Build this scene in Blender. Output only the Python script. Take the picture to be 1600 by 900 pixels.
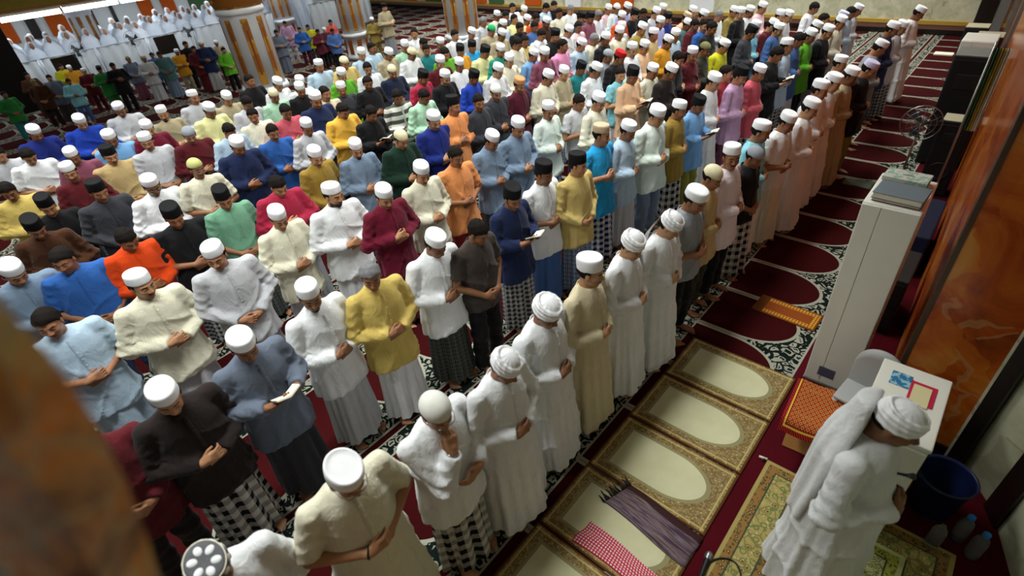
import bpy, bmesh, math, random
import numpy as np
from mathutils import Vector, Matrix, Euler

random.seed(7)
rng = np.random.default_rng(11)
for o in list(bpy.data.objects):
    bpy.data.objects.remove(o)
COL = bpy.context.scene.collection
SC = bpy.context.scene

# ------------------------------------------------------------------ camera
CAM_Z = 3.65
FPX = 822.8
YAW, PIT, ROL = -0.7802, 0.6274, -0.1055
_d = Vector((math.cos(PIT) * math.sin(YAW), math.cos(PIT) * math.cos(YAW), -math.sin(PIT)))
_r0 = _d.cross(Vector((0, 0, 1))).normalized()
_u0 = _r0.cross(_d)
_r = math.cos(ROL) * _r0 + math.sin(ROL) * _u0
_u = -math.sin(ROL) * _r0 + math.cos(ROL) * _u0


def ray(px, py):
    return _d + _r * ((px - 800) / FPX) - _u * ((py - 450) / FPX)


def at_z(px, py, z=0.0):
    v = ray(px, py)
    t = (z - CAM_Z) / v.z
    return Vector((v.x * t, v.y * t, z))


def at_plane(px, py, point, normal):
    v = ray(px, py)
    c = Vector((0, 0, CAM_Z))
    t = (point - c).dot(normal) / v.dot(normal)
    return c + v * t


cd = bpy.data.cameras.new('camera')
cam = bpy.data.objects.new('camera', cd)
COL.objects.link(cam)
m = Matrix((( _r.x, _u.x, -_d.x, 0), (_r.y, _u.y, -_d.y, 0), (_r.z, _u.z, -_d.z, CAM_Z), (0, 0, 0, 1)))
cam.matrix_world = m
cd.sensor_width = 36.0
cd.lens = FPX / 1600 * 36.0
cd.clip_start = 0.02
cd.clip_end = 120
cd.dof.use_dof = True
cd.dof.focus_distance = 5.6
cd.dof.aperture_fstop = 1.3
SC.camera = cam

# ------------------------------------------------------------------ world and light
w = bpy.data.worlds.new('world')
SC.world = w
w.use_nodes = True
w.node_tree.nodes['Background'].inputs[0].default_value = (0.75, 0.85, 1.0, 1)
w.node_tree.nodes['Background'].inputs[1].default_value = 0.03
SC.view_settings.view_transform = 'Standard'
SC.view_settings.look = 'None'
SC.view_settings.exposure = 0.0
SC.view_settings.gamma = 1.0
SC.view_settings.use_curve_mapping = False

CEIL = 5.6
LAMPS = [(x, y) for x in (-3.2, -6.6, -10.0, -13.6, -16.8) for y in (0.2, 4.4, 8.6, 12.8, 16.4) if x > -12 or y > 7 and (x > -15 or y > 11)]


def area(name, loc, sx, sy, power, col=(0.97, 1.0, 0.96)):
    l = bpy.data.lights.new(name, 'AREA')
    l.shape = 'RECTANGLE'
    l.size, l.size_y = sx, sy
    l.energy = power
    l.spread = math.radians(115)
    l.color = col
    o = bpy.data.objects.new(name, l)
    o.location = loc
    COL.objects.link(o)
    return o


for (x, y) in LAMPS:
    area('ceiling_light_glow', (x, y, CEIL - 0.14), 0.55, 2.4, 100)
for y in (3.0, 6.6, 10.2, 13.8):  # added area lights under the gallery to brighten the rear crowd, without fittings
    for x in (-21.0, -24.6):
        area('gallery_fill_light', (x, y, 2.50), 0.8, 2.4, 42, (0.86, 0.93, 1.0)).data.spread = math.radians(170)


# ------------------------------------------------------------------ node helper
def srgb(h):
    h = h.lstrip('#')
    c = [int(h[i:i + 2], 16) / 255 for i in (0, 2, 4)]
    return tuple(((v + 0.055) / 1.055) ** 2.4 if v > 0.04045 else v / 12.92 for v in c)


class S:
    """A float socket in a node tree with operators."""
    def __init__(s, nt, k):
        s.nt, s.k = nt, k

    def _m(s, op, *a):
        n = s.nt.nodes.new('ShaderNodeMath')
        n.operation = op
        for i, v in enumerate((s,) + a):
            if isinstance(v, S):
                s.nt.links.new(v.k, n.inputs[i])
            else:
                n.inputs[i].default_value = v
        return S(s.nt, n.outputs[0])

    def __add__(s, o): return s._m('ADD', o)
    def __sub__(s, o): return s._m('SUBTRACT', o)
    def __mul__(s, o): return s._m('MULTIPLY', o)
    def __truediv__(s, o): return s._m('DIVIDE', o)
    __radd__ = __add__
    __rmul__ = __mul__
    def lt(s, o): return s._m('LESS_THAN', o)
    def gt(s, o): return s._m('GREATER_THAN', o)
    def abs(s): return s._m('ABSOLUTE')
    def sqrt(s): return s._m('SQRT')
    def max(s, o): return s._m('MAXIMUM', o)
    def min(s, o): return s._m('MINIMUM', o)
    def frac(s): return s._m('FRACT')
    def mod(s, o): return s._m('FLOORED_MODULO', o)
    def sin(s): return s._m('SINE')
    def inv(s): return s * -1.0 + 1.0


class M:
    """A material under construction."""
    def __init__(s, name, rough=0.8, spec=0.3):
        s.mat = bpy.data.materials.new(name)
        s.mat.use_nodes = True
        s.nt = s.mat.node_tree
        s.b = s.nt.nodes['Principled BSDF']
        s.b.inputs['Roughness'].default_value = rough
        s.b.inputs['Specular IOR Level'].default_value = spec

    def new(s, t, **kw):
        n = s.nt.nodes.new(t)
        for k, v in kw.items():
            setattr(n, k, v)
        return n

    def link(s, a, b):
        s.nt.links.new(a, b)

    def coord(s, kind='Object'):
        tc = s.new('ShaderNodeTexCoord')
        return tc.outputs[kind]

    def xyz(s, vec):
        n = s.new('ShaderNodeSeparateXYZ')
        s.link(vec, n.inputs[0])
        return [S(s.nt, n.outputs[i]) for i in range(3)]

    def mapping(s, vec, scale=(1, 1, 1), loc=(0, 0, 0)):
        n = s.new('ShaderNodeMapping')
        s.link(vec, n.inputs['Vector'])
        n.inputs['Scale'].default_value = scale
        n.inputs['Location'].default_value = loc
        return n.outputs[0]

    def noise(s, vec=None, scale=5, detail=3, rough=0.55, dist=0.0):
        n = s.new('ShaderNodeTexNoise')
        if vec is not None:
            s.link(vec, n.inputs['Vector'])
        n.inputs['Scale'].default_value = scale
        n.inputs['Detail'].default_value = detail
        n.inputs['Roughness'].default_value = rough
        n.inputs['Distortion'].default_value = dist
        return S(s.nt, n.outputs[0])

    def voronoi(s, vec=None, scale=5, feature='F1', out=0, rand=1.0):
        n = s.new('ShaderNodeTexVoronoi', feature=feature)
        if vec is not None:
            s.link(vec, n.inputs['Vector'])
        n.inputs['Scale'].default_value = scale
        n.inputs['Randomness'].default_value = rand
        return S(s.nt, n.outputs[out])

    def mix(s, f, a, b):
        n = s.new('ShaderNodeMix', data_type='RGBA')
        if isinstance(f, S):
            s.link(f.k, n.inputs[0])
        else:
            n.inputs[0].default_value = f
        for i, v in ((6, a), (7, b)):
            if isinstance(v, tuple):
                n.inputs[i].default_value = (*v[:3], 1)
            else:
                s.link(v, n.inputs[i])
        return n.outputs[2]

    def scale_col(s, col, f):
        n = s.new('ShaderNodeMix', data_type='RGBA', blend_type='MULTIPLY')
        n.inputs[0].default_value = 1.0
        if isinstance(col, tuple):
            n.inputs[6].default_value = (*col[:3], 1)
        else:
            s.link(col, n.inputs[6])
        s.link(f.k, n.inputs[7])
        return n.outputs[2]

    def ramp(s, f, stops):
        n = s.new('ShaderNodeValToRGB')
        s.link(f.k, n.inputs[0])
        el = n.color_ramp.elements
        while len(el) < len(stops):
            el.new(0.5)
        for e, (p, c) in zip(el, stops):
            e.position = p
            e.color = (*c, 1)
        return n.outputs[0]

    def bump(s, f, strength=0.3, dist=0.01):
        n = s.new('ShaderNodeBump')
        n.inputs['Strength'].default_value = strength
        n.inputs['Distance'].default_value = dist
        s.link(f.k, n.inputs['Height'])
        s.link(n.outputs[0], s.b.inputs['Normal'])

    def base(s, c):
        if isinstance(c, tuple):
            s.b.inputs['Base Color'].default_value = (*c[:3], 1)
        else:
            s.link(c, s.b.inputs['Base Color'])
        return s

    def objcol(s):
        n = s.new('ShaderNodeObjectInfo')
        return n.outputs['Color']


def plain(name, col, rough=0.6, spec=0.3, metal=0.0, grain=0.0, gscale=40):
    k = M(name, rough, spec)
    col = srgb(col) if isinstance(col, str) else col
    if grain:
        n = k.noise(k.coord(), gscale, 3)
        k.base(k.scale_col(col, n * (2 * grain) + (1 - grain)))
        k.bump(n, 0.15, 0.004)
    else:
        k.base(col)
    k.b.inputs['Metallic'].default_value = metal
    return k.mat


def emissive(name, col, strength):
    k = M(name)
    k.base((0.9, 0.9, 0.9))
    k.b.inputs['Emission Color'].default_value = (*col, 1)
    k.b.inputs['Emission Strength'].default_value = strength
    return k.mat


MAT = {}


def mat_cloth():
    k = M('woven_cloth', 0.88, 0.15)
    co = k.coord()
    n = k.noise(co, 7, 2)
    k.base(k.scale_col(k.objcol(), n * 0.16 + 0.90))
    k.b.inputs['Sheen Weight'].default_value = 0.08
    fine = k.noise(k.mapping(co, (1, 1, 0.45)), 26, 3, 0.6, 0.6)
    k.bump(fine + k.noise(k.mapping(co, (1, 1, 0.6)), 11, 2, 0.5, 1.5) * 1.6, 0.42, 0.014)
    return k.mat


def mat_skin():
    k = M('skin', 0.48, 0.35)
    n = k.noise(k.coord(), 30, 3)
    k.base(k.scale_col(k.objcol(), n * 0.25 + 0.86))
    k.bump(k.noise(k.coord(), 160, 2), 0.08, 0.002)
    return k.mat


def mat_hair():
    k = M('hair', 0.75, 0.12)
    n = k.noise(k.mapping(k.coord(), (1, 1, 0.4)), 130, 3)
    k.base(k.scale_col(k.objcol(), n * 0.9 + 0.5))
    k.bump(n, 0.9, 0.008)
    return k.mat


def mat_plaid(name, dark, light, nu, nv, mid=None):
    k = M(name, 0.9, 0.12)
    u, v, _ = k.xyz(k.coord('UV'))
    a = (u * nu).frac().lt(0.5)
    b = (v * nv).frac().lt(0.5)
    thin = ((u * nu * 1.0 + 0.25).frac().lt(0.07)).max((v * nv + 0.25).frac().lt(0.07))
    c = k.mix((a + b) * 0.5, dark, light)
    if mid:
        c = k.mix(thin * 0.6, c, mid)
    k.base(k.scale_col(c, k.noise(k.coord(), 9, 2) * 0.3 + 0.84))
    k.bump(k.noise(k.mapping(k.coord(), (1, 1, 0.4)), 24, 3, 0.6, 0.5), 0.3, 0.012)
    return k.mat


MAT['cloth'] = mat_cloth()
MAT['skin'] = mat_skin()
MAT['hair'] = mat_hair()
MAT['lash'] = plain('eyelash', '#1b120d', 0.6)
MAT['lip'] = plain('lip', '#7d4a3c', 0.5)
MAT['plaid_bw'] = mat_plaid('plaid_black_white', srgb('#141519'), srgb('#bdbab4'), 12, 9)
MAT['plaid_dark'] = mat_plaid('plaid_dark', srgb('#101312'), srgb('#4d5350'), 22, 20, srgb('#77726a'))
MAT['plaid_grey'] = mat_plaid('plaid_grey', srgb('#23262b'), srgb('#a7a7a6'), 20, 16)
MAT['plaid_blue'] = mat_plaid('plaid_blue', srgb('#1c2740'), srgb('#7f93b0'), 20, 16, srgb('#c9c9c4'))
MAT['plaid_bluew'] = mat_plaid('plaid_blue_white', srgb('#101a3a'), srgb('#c9cedc'), 14, 12)
MAT['white_plastic'] = plain('white_plastic', '#e2e2d8', 0.4, 0.4, 0, 0.03, 8)
MAT['black_plastic'] = plain('black_plastic', '#101114', 0.5, 0.4, 0, 0.1, 60)
MAT['grey_plastic'] = plain('grey_plastic', '#6f7371', 0.6, 0.3, 0, 0.1, 30)
MAT['metal'] = plain('steel', '#9a9c9d', 0.3, 0.5, 0.9)
MAT['wood'] = plain('wood', '#9a6b35', 0.5, 0.3, 0, 0.25, 25)
MAT['gold'] = plain('gold_trim', '#b5842a', 0.4, 0.5, 0.2, 0.2, 40)
MAT['paper'] = plain('paper', '#e6e0cc', 0.8, 0.2, 0, 0.05, 60)


# ------------------------------------------------------------------ mesh helpers
def tag(o, label=None, cat=None, group=None, kind=None):
    if label: o['label'] = label
    if cat: o['category'] = cat
    if group: o['group'] = group
    if kind: o['kind'] = kind
    return o


def link(name, me, parent=None, mat=None, color=None):
    o = bpy.data.objects.new(name, me)
    COL.objects.link(o)
    if parent is not None:
        o.parent = parent
    if mat is not None and me is not None and len(me.materials) == 0:
        me.materials.append(MAT[mat] if isinstance(mat, str) else mat)
    if color is not None:
        o.color = (*color, 1)
    return o


def empty(name, loc=(0, 0, 0), rz=0.0):
    o = bpy.data.objects.new(name, None)
    o.empty_display_size = 0.1
    COL.objects.link(o)
    o.location = loc
    o.rotation_euler = (0, 0, rz)
    return o


def np_mesh(name, V, Q, smooth=True, uv=None, mi=None):
    """Quads (N,4) or triangles (N,3) to a mesh."""
    me = bpy.data.meshes.new(name)
    V = np.ascontiguousarray(V, dtype=np.float32)
    Q = np.ascontiguousarray(Q, dtype=np.int32)
    k = Q.shape[1]
    me.vertices.add(len(V))
    me.vertices.foreach_set('co', V.ravel())
    me.loops.add(Q.size)
    me.loops.foreach_set('vertex_index', Q.ravel())
    me.polygons.add(len(Q))
    me.polygons.foreach_set('loop_start', np.arange(0, Q.size, k, dtype=np.int32))
    if mi is not None:
        me.polygons.foreach_set('material_index', np.asarray(mi, dtype=np.int32))
    me.update(calc_edges=True)
    if smooth:
        me.polygons.foreach_set('use_smooth', np.ones(len(Q), dtype=bool))
    if uv is not None:
        l = me.uv_layers.new(name='UVMap')
        l.data.foreach_set('uv', np.ascontiguousarray(uv[Q.ravel()], dtype=np.float32).ravel())
    me.update()
    return me


def surfnet(F, lo, hi, h):
    """Surface nets on a signed distance function; returns vertices and quads."""
    ax = [np.arange(lo[i], hi[i] + h, h, dtype=np.float32) for i in range(3)]
    X, Y, Z = np.meshgrid(*ax, indexing='ij')
    D = F(X, Y, Z).astype(np.float32)
    s = D < 0
    nx, ny, nz = D.shape
    c = np.zeros((nx - 1, ny - 1, nz - 1), np.int8)
    offs = [(i, j, k) for i in (0, 1) for j in (0, 1) for k in (0, 1)]
    for i, j, k in offs:
        c += s[i:nx - 1 + i, j:ny - 1 + j, k:nz - 1 + k]
    act = (c > 0) & (c < 8)
    idx = np.full(act.shape, -1, np.int32)
    I, J, K = np.nonzero(act)
    n = len(I)
    idx[I, J, K] = np.arange(n)
    acc = np.zeros((n, 3), np.float32)
    cnt = np.zeros(n, np.float32)
    for a in range(3):
        for (i, j, k) in offs:
            if (i, j, k)[a]:
                continue
            e = [i, j, k]; e[a] = 1
            d0 = D[I + i, J + j, K + k]
            d1 = D[I + e[0], J + e[1], K + e[2]]
            x = (d0 < 0) != (d1 < 0)
            t = np.where(x, d0 / np.where(d0 == d1, 1, d0 - d1), 0)
            base = np.array([i, j, k], np.float32)[None, :].repeat(n, 0)
            base[:, a] += t
            acc += base * x[:, None]
            cnt += x
    V = (acc / np.maximum(cnt, 1)[:, None] + np.stack([I, J, K], 1)) * h + np.array([a[0] for a in ax], np.float32)
    quads = []
    for a in range(3):
        b, cc = (a + 1) % 3, (a + 2) % 3
        sl0 = [slice(None)] * 3; sl1 = [slice(None)] * 3
        sl0[a] = slice(0, -1); sl1[a] = slice(1, None)
        s0, s1 = s[tuple(sl0)], s[tuple(sl1)]
        E = np.argwhere(s0 != s1)
        if len(E) == 0:
            continue
        ok = (E[:, b] > 0) & (E[:, cc] > 0) & (E[:, b] < D.shape[b] - 1) & (E[:, cc] < D.shape[cc] - 1)
        E = E[ok]
        flip = s0[E[:, 0], E[:, 1], E[:, 2]]
        def g(db, dc):
            P = E.copy(); P[:, b] += db; P[:, cc] += dc
            return idx[P[:, 0], P[:, 1], P[:, 2]]
        q = np.stack([g(-1, -1), g(0, -1), g(0, 0), g(-1, 0)], 1)
        q[~flip] = q[~flip][:, ::-1]
        quads.append(q)
    return V, np.concatenate(quads)


def cap_(X, Y, Z, a, b, ra, rb):
    a = np.asarray(a, np.float32); b = np.asarray(b, np.float32)
    ab = b - a
    L = float(ab @ ab)
    t = ((X - a[0]) * ab[0] + (Y - a[1]) * ab[1] + (Z - a[2]) * ab[2]) / L
    t = np.clip(t, 0, 1)
    return np.sqrt((X - a[0] - t * ab[0]) ** 2 + (Y - a[1] - t * ab[1]) ** 2 + (Z - a[2] - t * ab[2]) ** 2) - (ra + (rb - ra) * t)


def ell_(X, Y, Z, c, r):
    x, y, z = (X - c[0]), (Y - c[1]), (Z - c[2])
    k0 = np.sqrt((x / r[0]) ** 2 + (y / r[1]) ** 2 + (z / r[2]) ** 2)
    k1 = np.sqrt((x / r[0] ** 2) ** 2 + (y / r[1] ** 2) ** 2 + (z / r[2] ** 2) ** 2) + 1e-6
    return k0 * (k0 - 1) / k1


def smin(a, b, k):
    h = np.clip(0.5 + 0.5 * (b - a) / k, 0, 1)
    return b + (a - b) * h - k * h * (1 - h)


def smax(a, b, k):
    return -smin(-a, -b, k)


def loft(rings, closed_u=True, cap0=False, cap1=False, uv=True):
    """rings: list of (n,3) arrays. Returns V, Q, UV (u seam is shared, so uv is per vertex and wraps)."""
    m_, n = len(rings), len(rings[0])
    V = np.concatenate(rings)
    Q = []
    for i in range(m_ - 1):
        for j in range(n if closed_u else n - 1):
            k = (j + 1) % n
            Q.append((i * n + j, i * n + k, (i + 1) * n + k, (i + 1) * n + j))
    V = list(map(tuple, V))
    UV = [(j / n, i / (m_ - 1)) for i in range(m_) for j in range(n)]
    for flag, base in ((cap0, 0), (cap1, (m_ - 1) * n)):
        if flag:
            c = np.mean(np.array(V[base:base + n]), 0)
            V.append(tuple(c)); UV.append((0.5, 0.5))
            ci = len(V) - 1
            for j in range(0, n, 2):
                a, b, d = base + j, base + (j + 1) % n, base + (j + 2) % n
                Q.append((ci, d, b, a) if base == 0 else (ci, a, b, d))
    return np.array(V), np.array(Q), np.array(UV)


def bm_mesh(name, bm, smooth=False):
    me = bpy.data.meshes.new(name)
    bm.to_mesh(me)
    bm.free()
    if smooth:
        me.polygons.foreach_set('use_smooth', np.ones(len(me.polygons), dtype=bool))
    return me


def box_bm(bm, x0, x1, y0, y1, z0, z1, bev=0.0, seg=2):
    r = bmesh.ops.create_cube(bm, size=1)
    vs = r['verts']
    for v in vs:
        v.co = Vector(((x0 + x1) / 2 + v.co.x * (x1 - x0), (y0 + y1) / 2 + v.co.y * (y1 - y0), (z0 + z1) / 2 + v.co.z * (z1 - z0)))
    if bev:
        es = list({e for v in vs for e in v.link_edges})
        bmesh.ops.bevel(bm, geom=es, offset=bev, segments=seg, affect='EDGES', profile=0.5)
    return bm


def box(name, x0, x1, y0, y1, z0, z1, mat, parent=None, bev=0.0, color=None):
    bm = bmesh.new()
    box_bm(bm, x0, x1, y0, y1, z0, z1, bev)
    return link(name, bm_mesh(name, bm), parent, mat, color)


def tube_mesh(name, pts, r, n=8, closed=False):
    pts = [Vector(p) for p in pts]
    rings = []
    N = len(pts)
    for i, p in enumerate(pts):
        a = pts[(i - 1) % N] if (closed or i > 0) else pts[0]
        b = pts[(i + 1) % N] if (closed or i < N - 1) else pts[-1]
        t = (b - a).normalized()
        ref = Vector((0, 0, 1)) if abs(t.z) < 0.9 else Vector((1, 0, 0))
        e1 = t.cross(ref).normalized()
        e2 = t.cross(e1)
        rr = r[i] if isinstance(r, (list, tuple)) else r
        rings.append(np.array([tuple(p + (e1 * math.cos(2 * math.pi * j / n) + e2 * math.sin(2 * math.pi * j / n)) * rr) for j in range(n)]))
    if closed:
        rings.append(rings[0])
    V, Q, _ = loft(rings, True, not closed, not closed)
    return np_mesh(name, V, Q)


def lathe_mesh(name, prof, n=32, sx=1.0, sy=1.0, cap0=False, cap1=False):
    th = np.arange(n) * 2 * math.pi / n
    rings = [np.stack([r * sx * np.cos(th), r * sy * np.sin(th), np.full(n, z)], 1) for r, z in prof]
    V, Q, UV = loft(rings, True, cap0, cap1)
    return np_mesh(name, V, Q, uv=UV)


# ------------------------------------------------------------------ the human figure (faces +x, left is +y, 1.68 m)
PIVOT = np.array([0.0, 0.0, 1.455], np.float32)
HEADC = np.array([0.022, 0.0, 1.568], np.float32)
HEADS = {'A': (16, 0), 'B': (24, -12), 'C': (10, 12), 'D': (6, -48), 'E': (31, 5), 'F': (15, -26)}


def head_matrix(hp):
    p, y = HEADS[hp]
    R = Matrix.Rotation(math.radians(y), 4, 'Z') @ Matrix.Rotation(math.radians(p), 4, 'Y')
    P = Vector(PIVOT.tolist())
    return Matrix.Translation(P) @ R @ Matrix.Translation((Vector(HEADC.tolist()) - P) * 0.97) @ Matrix.Scale(0.935, 4)


def to_local(mat4, X, Y, Z):
    i = np.array(mat4.inverted(), np.float32)
    return (i[0, 0] * X + i[0, 1] * Y + i[0, 2] * Z + i[0, 3],
            i[1, 0] * X + i[1, 1] * Y + i[1, 2] * Z + i[1, 3],
            i[2, 0] * X + i[2, 1] * Y + i[2, 2] * Z + i[2, 3])


def head_sdf(x, y, z):
    ay = np.abs(y)
    d = ell_(x, y, z, (-0.014, 0, 0.026), (0.098, 0.077, 0.090))
    d = smin(d, ell_(x, y, z, (0.026, 0, -0.035), (0.066, 0.060, 0.083)), 0.03)
    d = smin(d, ell_(x, y, z, (0.056, 0, -0.098), (0.026, 0.028, 0.020)), 0.022)
    d = smin(d, ell_(x, ay, z, (0.054, 0.036, -0.026), (0.030, 0.026, 0.026)), 0.02)
    d = smin(d, cap_(x, ay, z, (0.082, 0.012, 0.024), (0.066, 0.048, 0.022), 0.009, 0.008), 0.012)
    d = smax(d, -ell_(x, ay, z, (0.103, 0.032, 0.003), (0.020, 0.018, 0.012)), 0.010)
    d = smin(d, ell_(x, ay, z, (0.074, 0.032, 0.002), (0.013, 0.014, 0.011)), 0.003)
    d = smin(d, cap_(x, y, z, (0.086, 0, 0.014), (0.106, 0, -0.026), 0.007, 0.011), 0.008)
    d = smin(d, ell_(x, ay, z, (0.096, 0.013, -0.030), (0.011, 0.009, 0.008)), 0.005)
    d = smin(d, ell_(x, y, z, (0.086, 0, -0.056), (0.012, 0.024, 0.006)), 0.005)
    d = smin(d, ell_(x, y, z, (0.084, 0, -0.068), (0.012, 0.020, 0.007)), 0.005)
    d = smin(d, ell_(x, ay, z, (-0.004, 0.078, -0.006), (0.020, 0.009, 0.032)), 0.006)
    return d


def unit(v):
    v = np.asarray(v, float)
    return v / np.linalg.norm(v)


def P_(e, w_, hd, n, curl, **k):
    return dict(e=np.array(e), w=np.array(w_), hd=unit(hd), n=unit(n), curl=curl, **k)


SH = {'R': np.array([-0.012, -0.196, 1.368]), 'L': np.array([-0.012, 0.196, 1.368])}
POSES = {
    'fold': {'R': P_((-0.005, -0.300, 1.085), (0.186, -0.060, 1.068), (0.12, 0.98, 0.04), (-0.97, 0.12, -0.15), 0.80),
             'L': P_((-0.005, 0.300, 1.085), (0.158, 0.060, 1.032), (0.05, -0.98, -0.08), (-0.97, -0.05, 0.0), 0.40)},
    'high': {'R': P_((0.0, -0.300, 1.110), (0.182, -0.065, 1.150), (0.12, 0.98, 0.10), (-0.97, 0.12, -0.1), 0.75),
             'L': P_((-0.005, 0.300, 1.10), (0.156, 0.065, 1.105), (0.05, -0.98, 0.02), (-0.97, -0.05, 0.0), 0.40)},
    'low': {'R': P_((-0.015, -0.280, 1.090), (0.165, -0.085, 0.965), (0.25, 0.90, -0.30), (-0.92, 0.2, -0.2), 0.6),
            'L': P_((-0.015, 0.280, 1.090), (0.150, 0.085, 0.950), (0.20, -0.90, -0.35), (-0.95, -0.2, -0.1), 0.5)},
    'book': {'R': P_((0.02, -0.262, 1.105), (0.235, -0.115, 1.150), (0.62, 0.70, 0.22), (-0.25, 0.05, 0.97), 0.45),
             'L': P_((0.02, 0.262, 1.105), (0.235, 0.115, 1.150), (0.62, -0.70, 0.22), (-0.25, -0.05, 0.97), 0.45)},
    'chin': {'R': P_((0.165, -0.150, 1.110), (0.178, -0.055, 1.330), (-0.25, 0.30, 0.92), (-0.9, 0.1, -0.3), 0.9),
             'L': P_((0.0, 0.280, 1.10), (0.195, 0.095, 1.050), (0.15, -0.95, -0.25), (-0.95, -0.15, 0.1), 0.45)},
}


def hand_sdf(X, Y, Z, A, side):
    w_, hd, n = A['w'], A['hd'], A['n']
    n = unit(n - hd * (n @ hd))
    t = np.cross(n, hd)          # across the palm, towards the thumb for the right hand
    if side == 'R':
        t = -t
    f = lambda a, b, c: w_ + hd * a + t * b + n * c
    d = cap_(X, Y, Z, f(-0.01, 0, 0), f(0.03, 0, 0), 0.025, 0.026)
    for b in (-0.026, -0.009, 0.009, 0.026):
        d = smin(d, cap_(X, Y, Z, f(0.015, b * 0.7, 0), f(0.085, b, 0.002), 0.017, 0.0125), 0.010)
    c = A['curl']
    for b, L in ((-0.030, 0.060), (-0.010, 0.074), (0.010, 0.080), (0.029, 0.072)):
        a0 = f(0.086, b, 0.001)
        a1 = a0 + (hd * math.cos(c * 0.8) + n * math.sin(c * 0.8)) * L * 0.5 + t * b * 0.1
        a2 = a1 + (hd * math.cos(c * 1.9) + n * math.sin(c * 1.9)) * L * 0.5
        fg = np.minimum(cap_(X, Y, Z, a0, a1, 0.0095, 0.0088), cap_(X, Y, Z, a1, a2, 0.0088, 0.0072))
        d = smin(d, fg, 0.004)
    t0 = f(0.022, 0.026, 0.004); t1 = f(0.055, 0.050, 0.014); t2 = f(0.085, 0.052, 0.024)
    th = np.minimum(cap_(X, Y, Z, t0, t1, 0.0135, 0.0105), cap_(X, Y, Z, t1, t2, 0.0105, 0.0085))
    return smin(d, th, 0.008)


_hc, _pc, _bc = {}, {}, {}


def head_part(hp, beard):
    k = (hp, beard)
    if k in _hc:
        return _hc[k]
    M4 = head_matrix(hp)

    def F(X, Y, Z):
        x, y, z = to_local(M4, X, Y, Z)
        d = head_sdf(x, y, z)
        nt = M4 @ Vector((-0.022, 0, -0.055))
        return smin(d, cap_(X, Y, Z, (-0.018, 0, 1.36), tuple(nt), 0.056, 0.052), 0.02)
    c = M4 @ Vector((0, 0, 0))
    V, Q = surfnet(F, (c.x - 0.16, c.y - 0.14, 1.36), (c.x + 0.17, c.y + 0.14, 1.72), 0.0056)
    ctr = V[Q].mean(1)
    x, y, z = to_local(M4, ctr[:, 0], ctr[:, 1], ctr[:, 2])
    ay = np.abs(y)
    mi = np.zeros(len(Q), int)
    mi[(x > 0.06) & (ay > 0.018) & (ay < 0.046) & (z > -0.006) & (z < 0.001)] = 1
    mi[(x > 0.058) & (ay > 0.013) & (ay < 0.050) & (np.abs(z - 0.026) < 0.0045)] = 2
    mi[(x > 0.080) & (ay < 0.024) & (z < -0.053) & (z > -0.074)] = 3
    if beard:
        mi[(x > 0.070) & (ay < 0.028) & (z < -0.040) & (z > -0.053)] = 2
        if beard > 1:
            mi[(x > 0.052) & (ay < 0.032) & (z < -0.078)] = 2
        if beard > 2:
            mi[(x > -0.01) & (z < -0.062) & (z > -0.12) & (mi != 3)] = 2
    _hc[k] = (V, Q, mi)
    return _hc[k]


def limbs_part(pose):
    if pose in _pc:
        return _pc[pose]
    A = POSES[pose]
    out = []

    def FH(X, Y, Z):
        d = None
        for s in 'RL':
            a = A[s]
            e = a['e'] + (a['w'] - a['e']) * 0.0
            q = smin(hand_sdf(X, Y, Z, a, s), cap_(X, Y, Z, e, a['w'], 0.040, 0.026), 0.012)
            d = q if d is None else np.minimum(d, q)
        return d
    P = np.array([A[s][k] for s in 'RL' for k in ('w', 'e')] + [A[s]['w'] + A[s]['hd'] * 0.17 for s in 'RL'])
    lo, hi = P.min(0) - 0.045, P.max(0) + 0.045
    V, Q = surfnet(FH, lo, hi, 0.0052)
    out.append((V, Q))

    def FB(X, Y, Z):
        d = cap_(X, Y, Z, (-0.01, 0, 1.28), (0, 0, 0.98), 0.105, 0.10)
        for s in (-1, 1):
            sh = SH['L' if s > 0 else 'R']
            a = A['L' if s > 0 else 'R']
            d = smin(d, cap_(X, Y, Z, sh, a['e'], 0.048, 0.040), 0.03)
            d = smin(d, cap_(X, Y, Z, (0, 0.085 * s, 0.92), (0.01, 0.10 * s, 0.50), 0.085, 0.055), 0.03)
            d = smin(d, cap_(X, Y, Z, (0.01, 0.10 * s, 0.50), (-0.02, 0.11 * s, 0.09), 0.054, 0.036), 0.02)
        return d
    V, Q = surfnet(FB, (-0.2, -0.36, 0.12), (0.26, 0.36, 1.43), 0.018)
    out.append((V, Q))

    def FF(X, Y, Z):
        d = None
        Ya = np.abs(Y)
        d = cap_(X, Ya, Z, (-0.03, 0.11, 0.16), (-0.045, 0.11, 0.03), 0.036, 0.030)
        d = smin(d, cap_(X, Ya, Z, (-0.04, 0.11, 0.035), (0.085, 0.122, 0.022), 0.034, 0.024), 0.03)
        d = smin(d, ell_(X, Ya, Z, (0.105, 0.124, 0.018), (0.045, 0.042, 0.018)), 0.02)
        for i, (yy, L, r) in enumerate(((0.098, 0.045, 0.0125), (0.118, 0.042, 0.0095), (0.134, 0.036, 0.009), (0.148, 0.028, 0.0085), (0.161, 0.018, 0.008))):
            d = smin(d, cap_(X, Ya, Z, (0.125 - i * 0.006, yy, 0.014), (0.135 + L - i * 0.006, yy + 0.002 * i, 0.011), r, r * 0.9), 0.006)
        return np.maximum(d, -Z)
    V, Q = surfnet(FF, (-0.1, -0.2, -0.012), (0.21, 0.2, 0.19), 0.0085)
    out.append((V, Q))
    _pc[pose] = out
    return out


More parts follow.
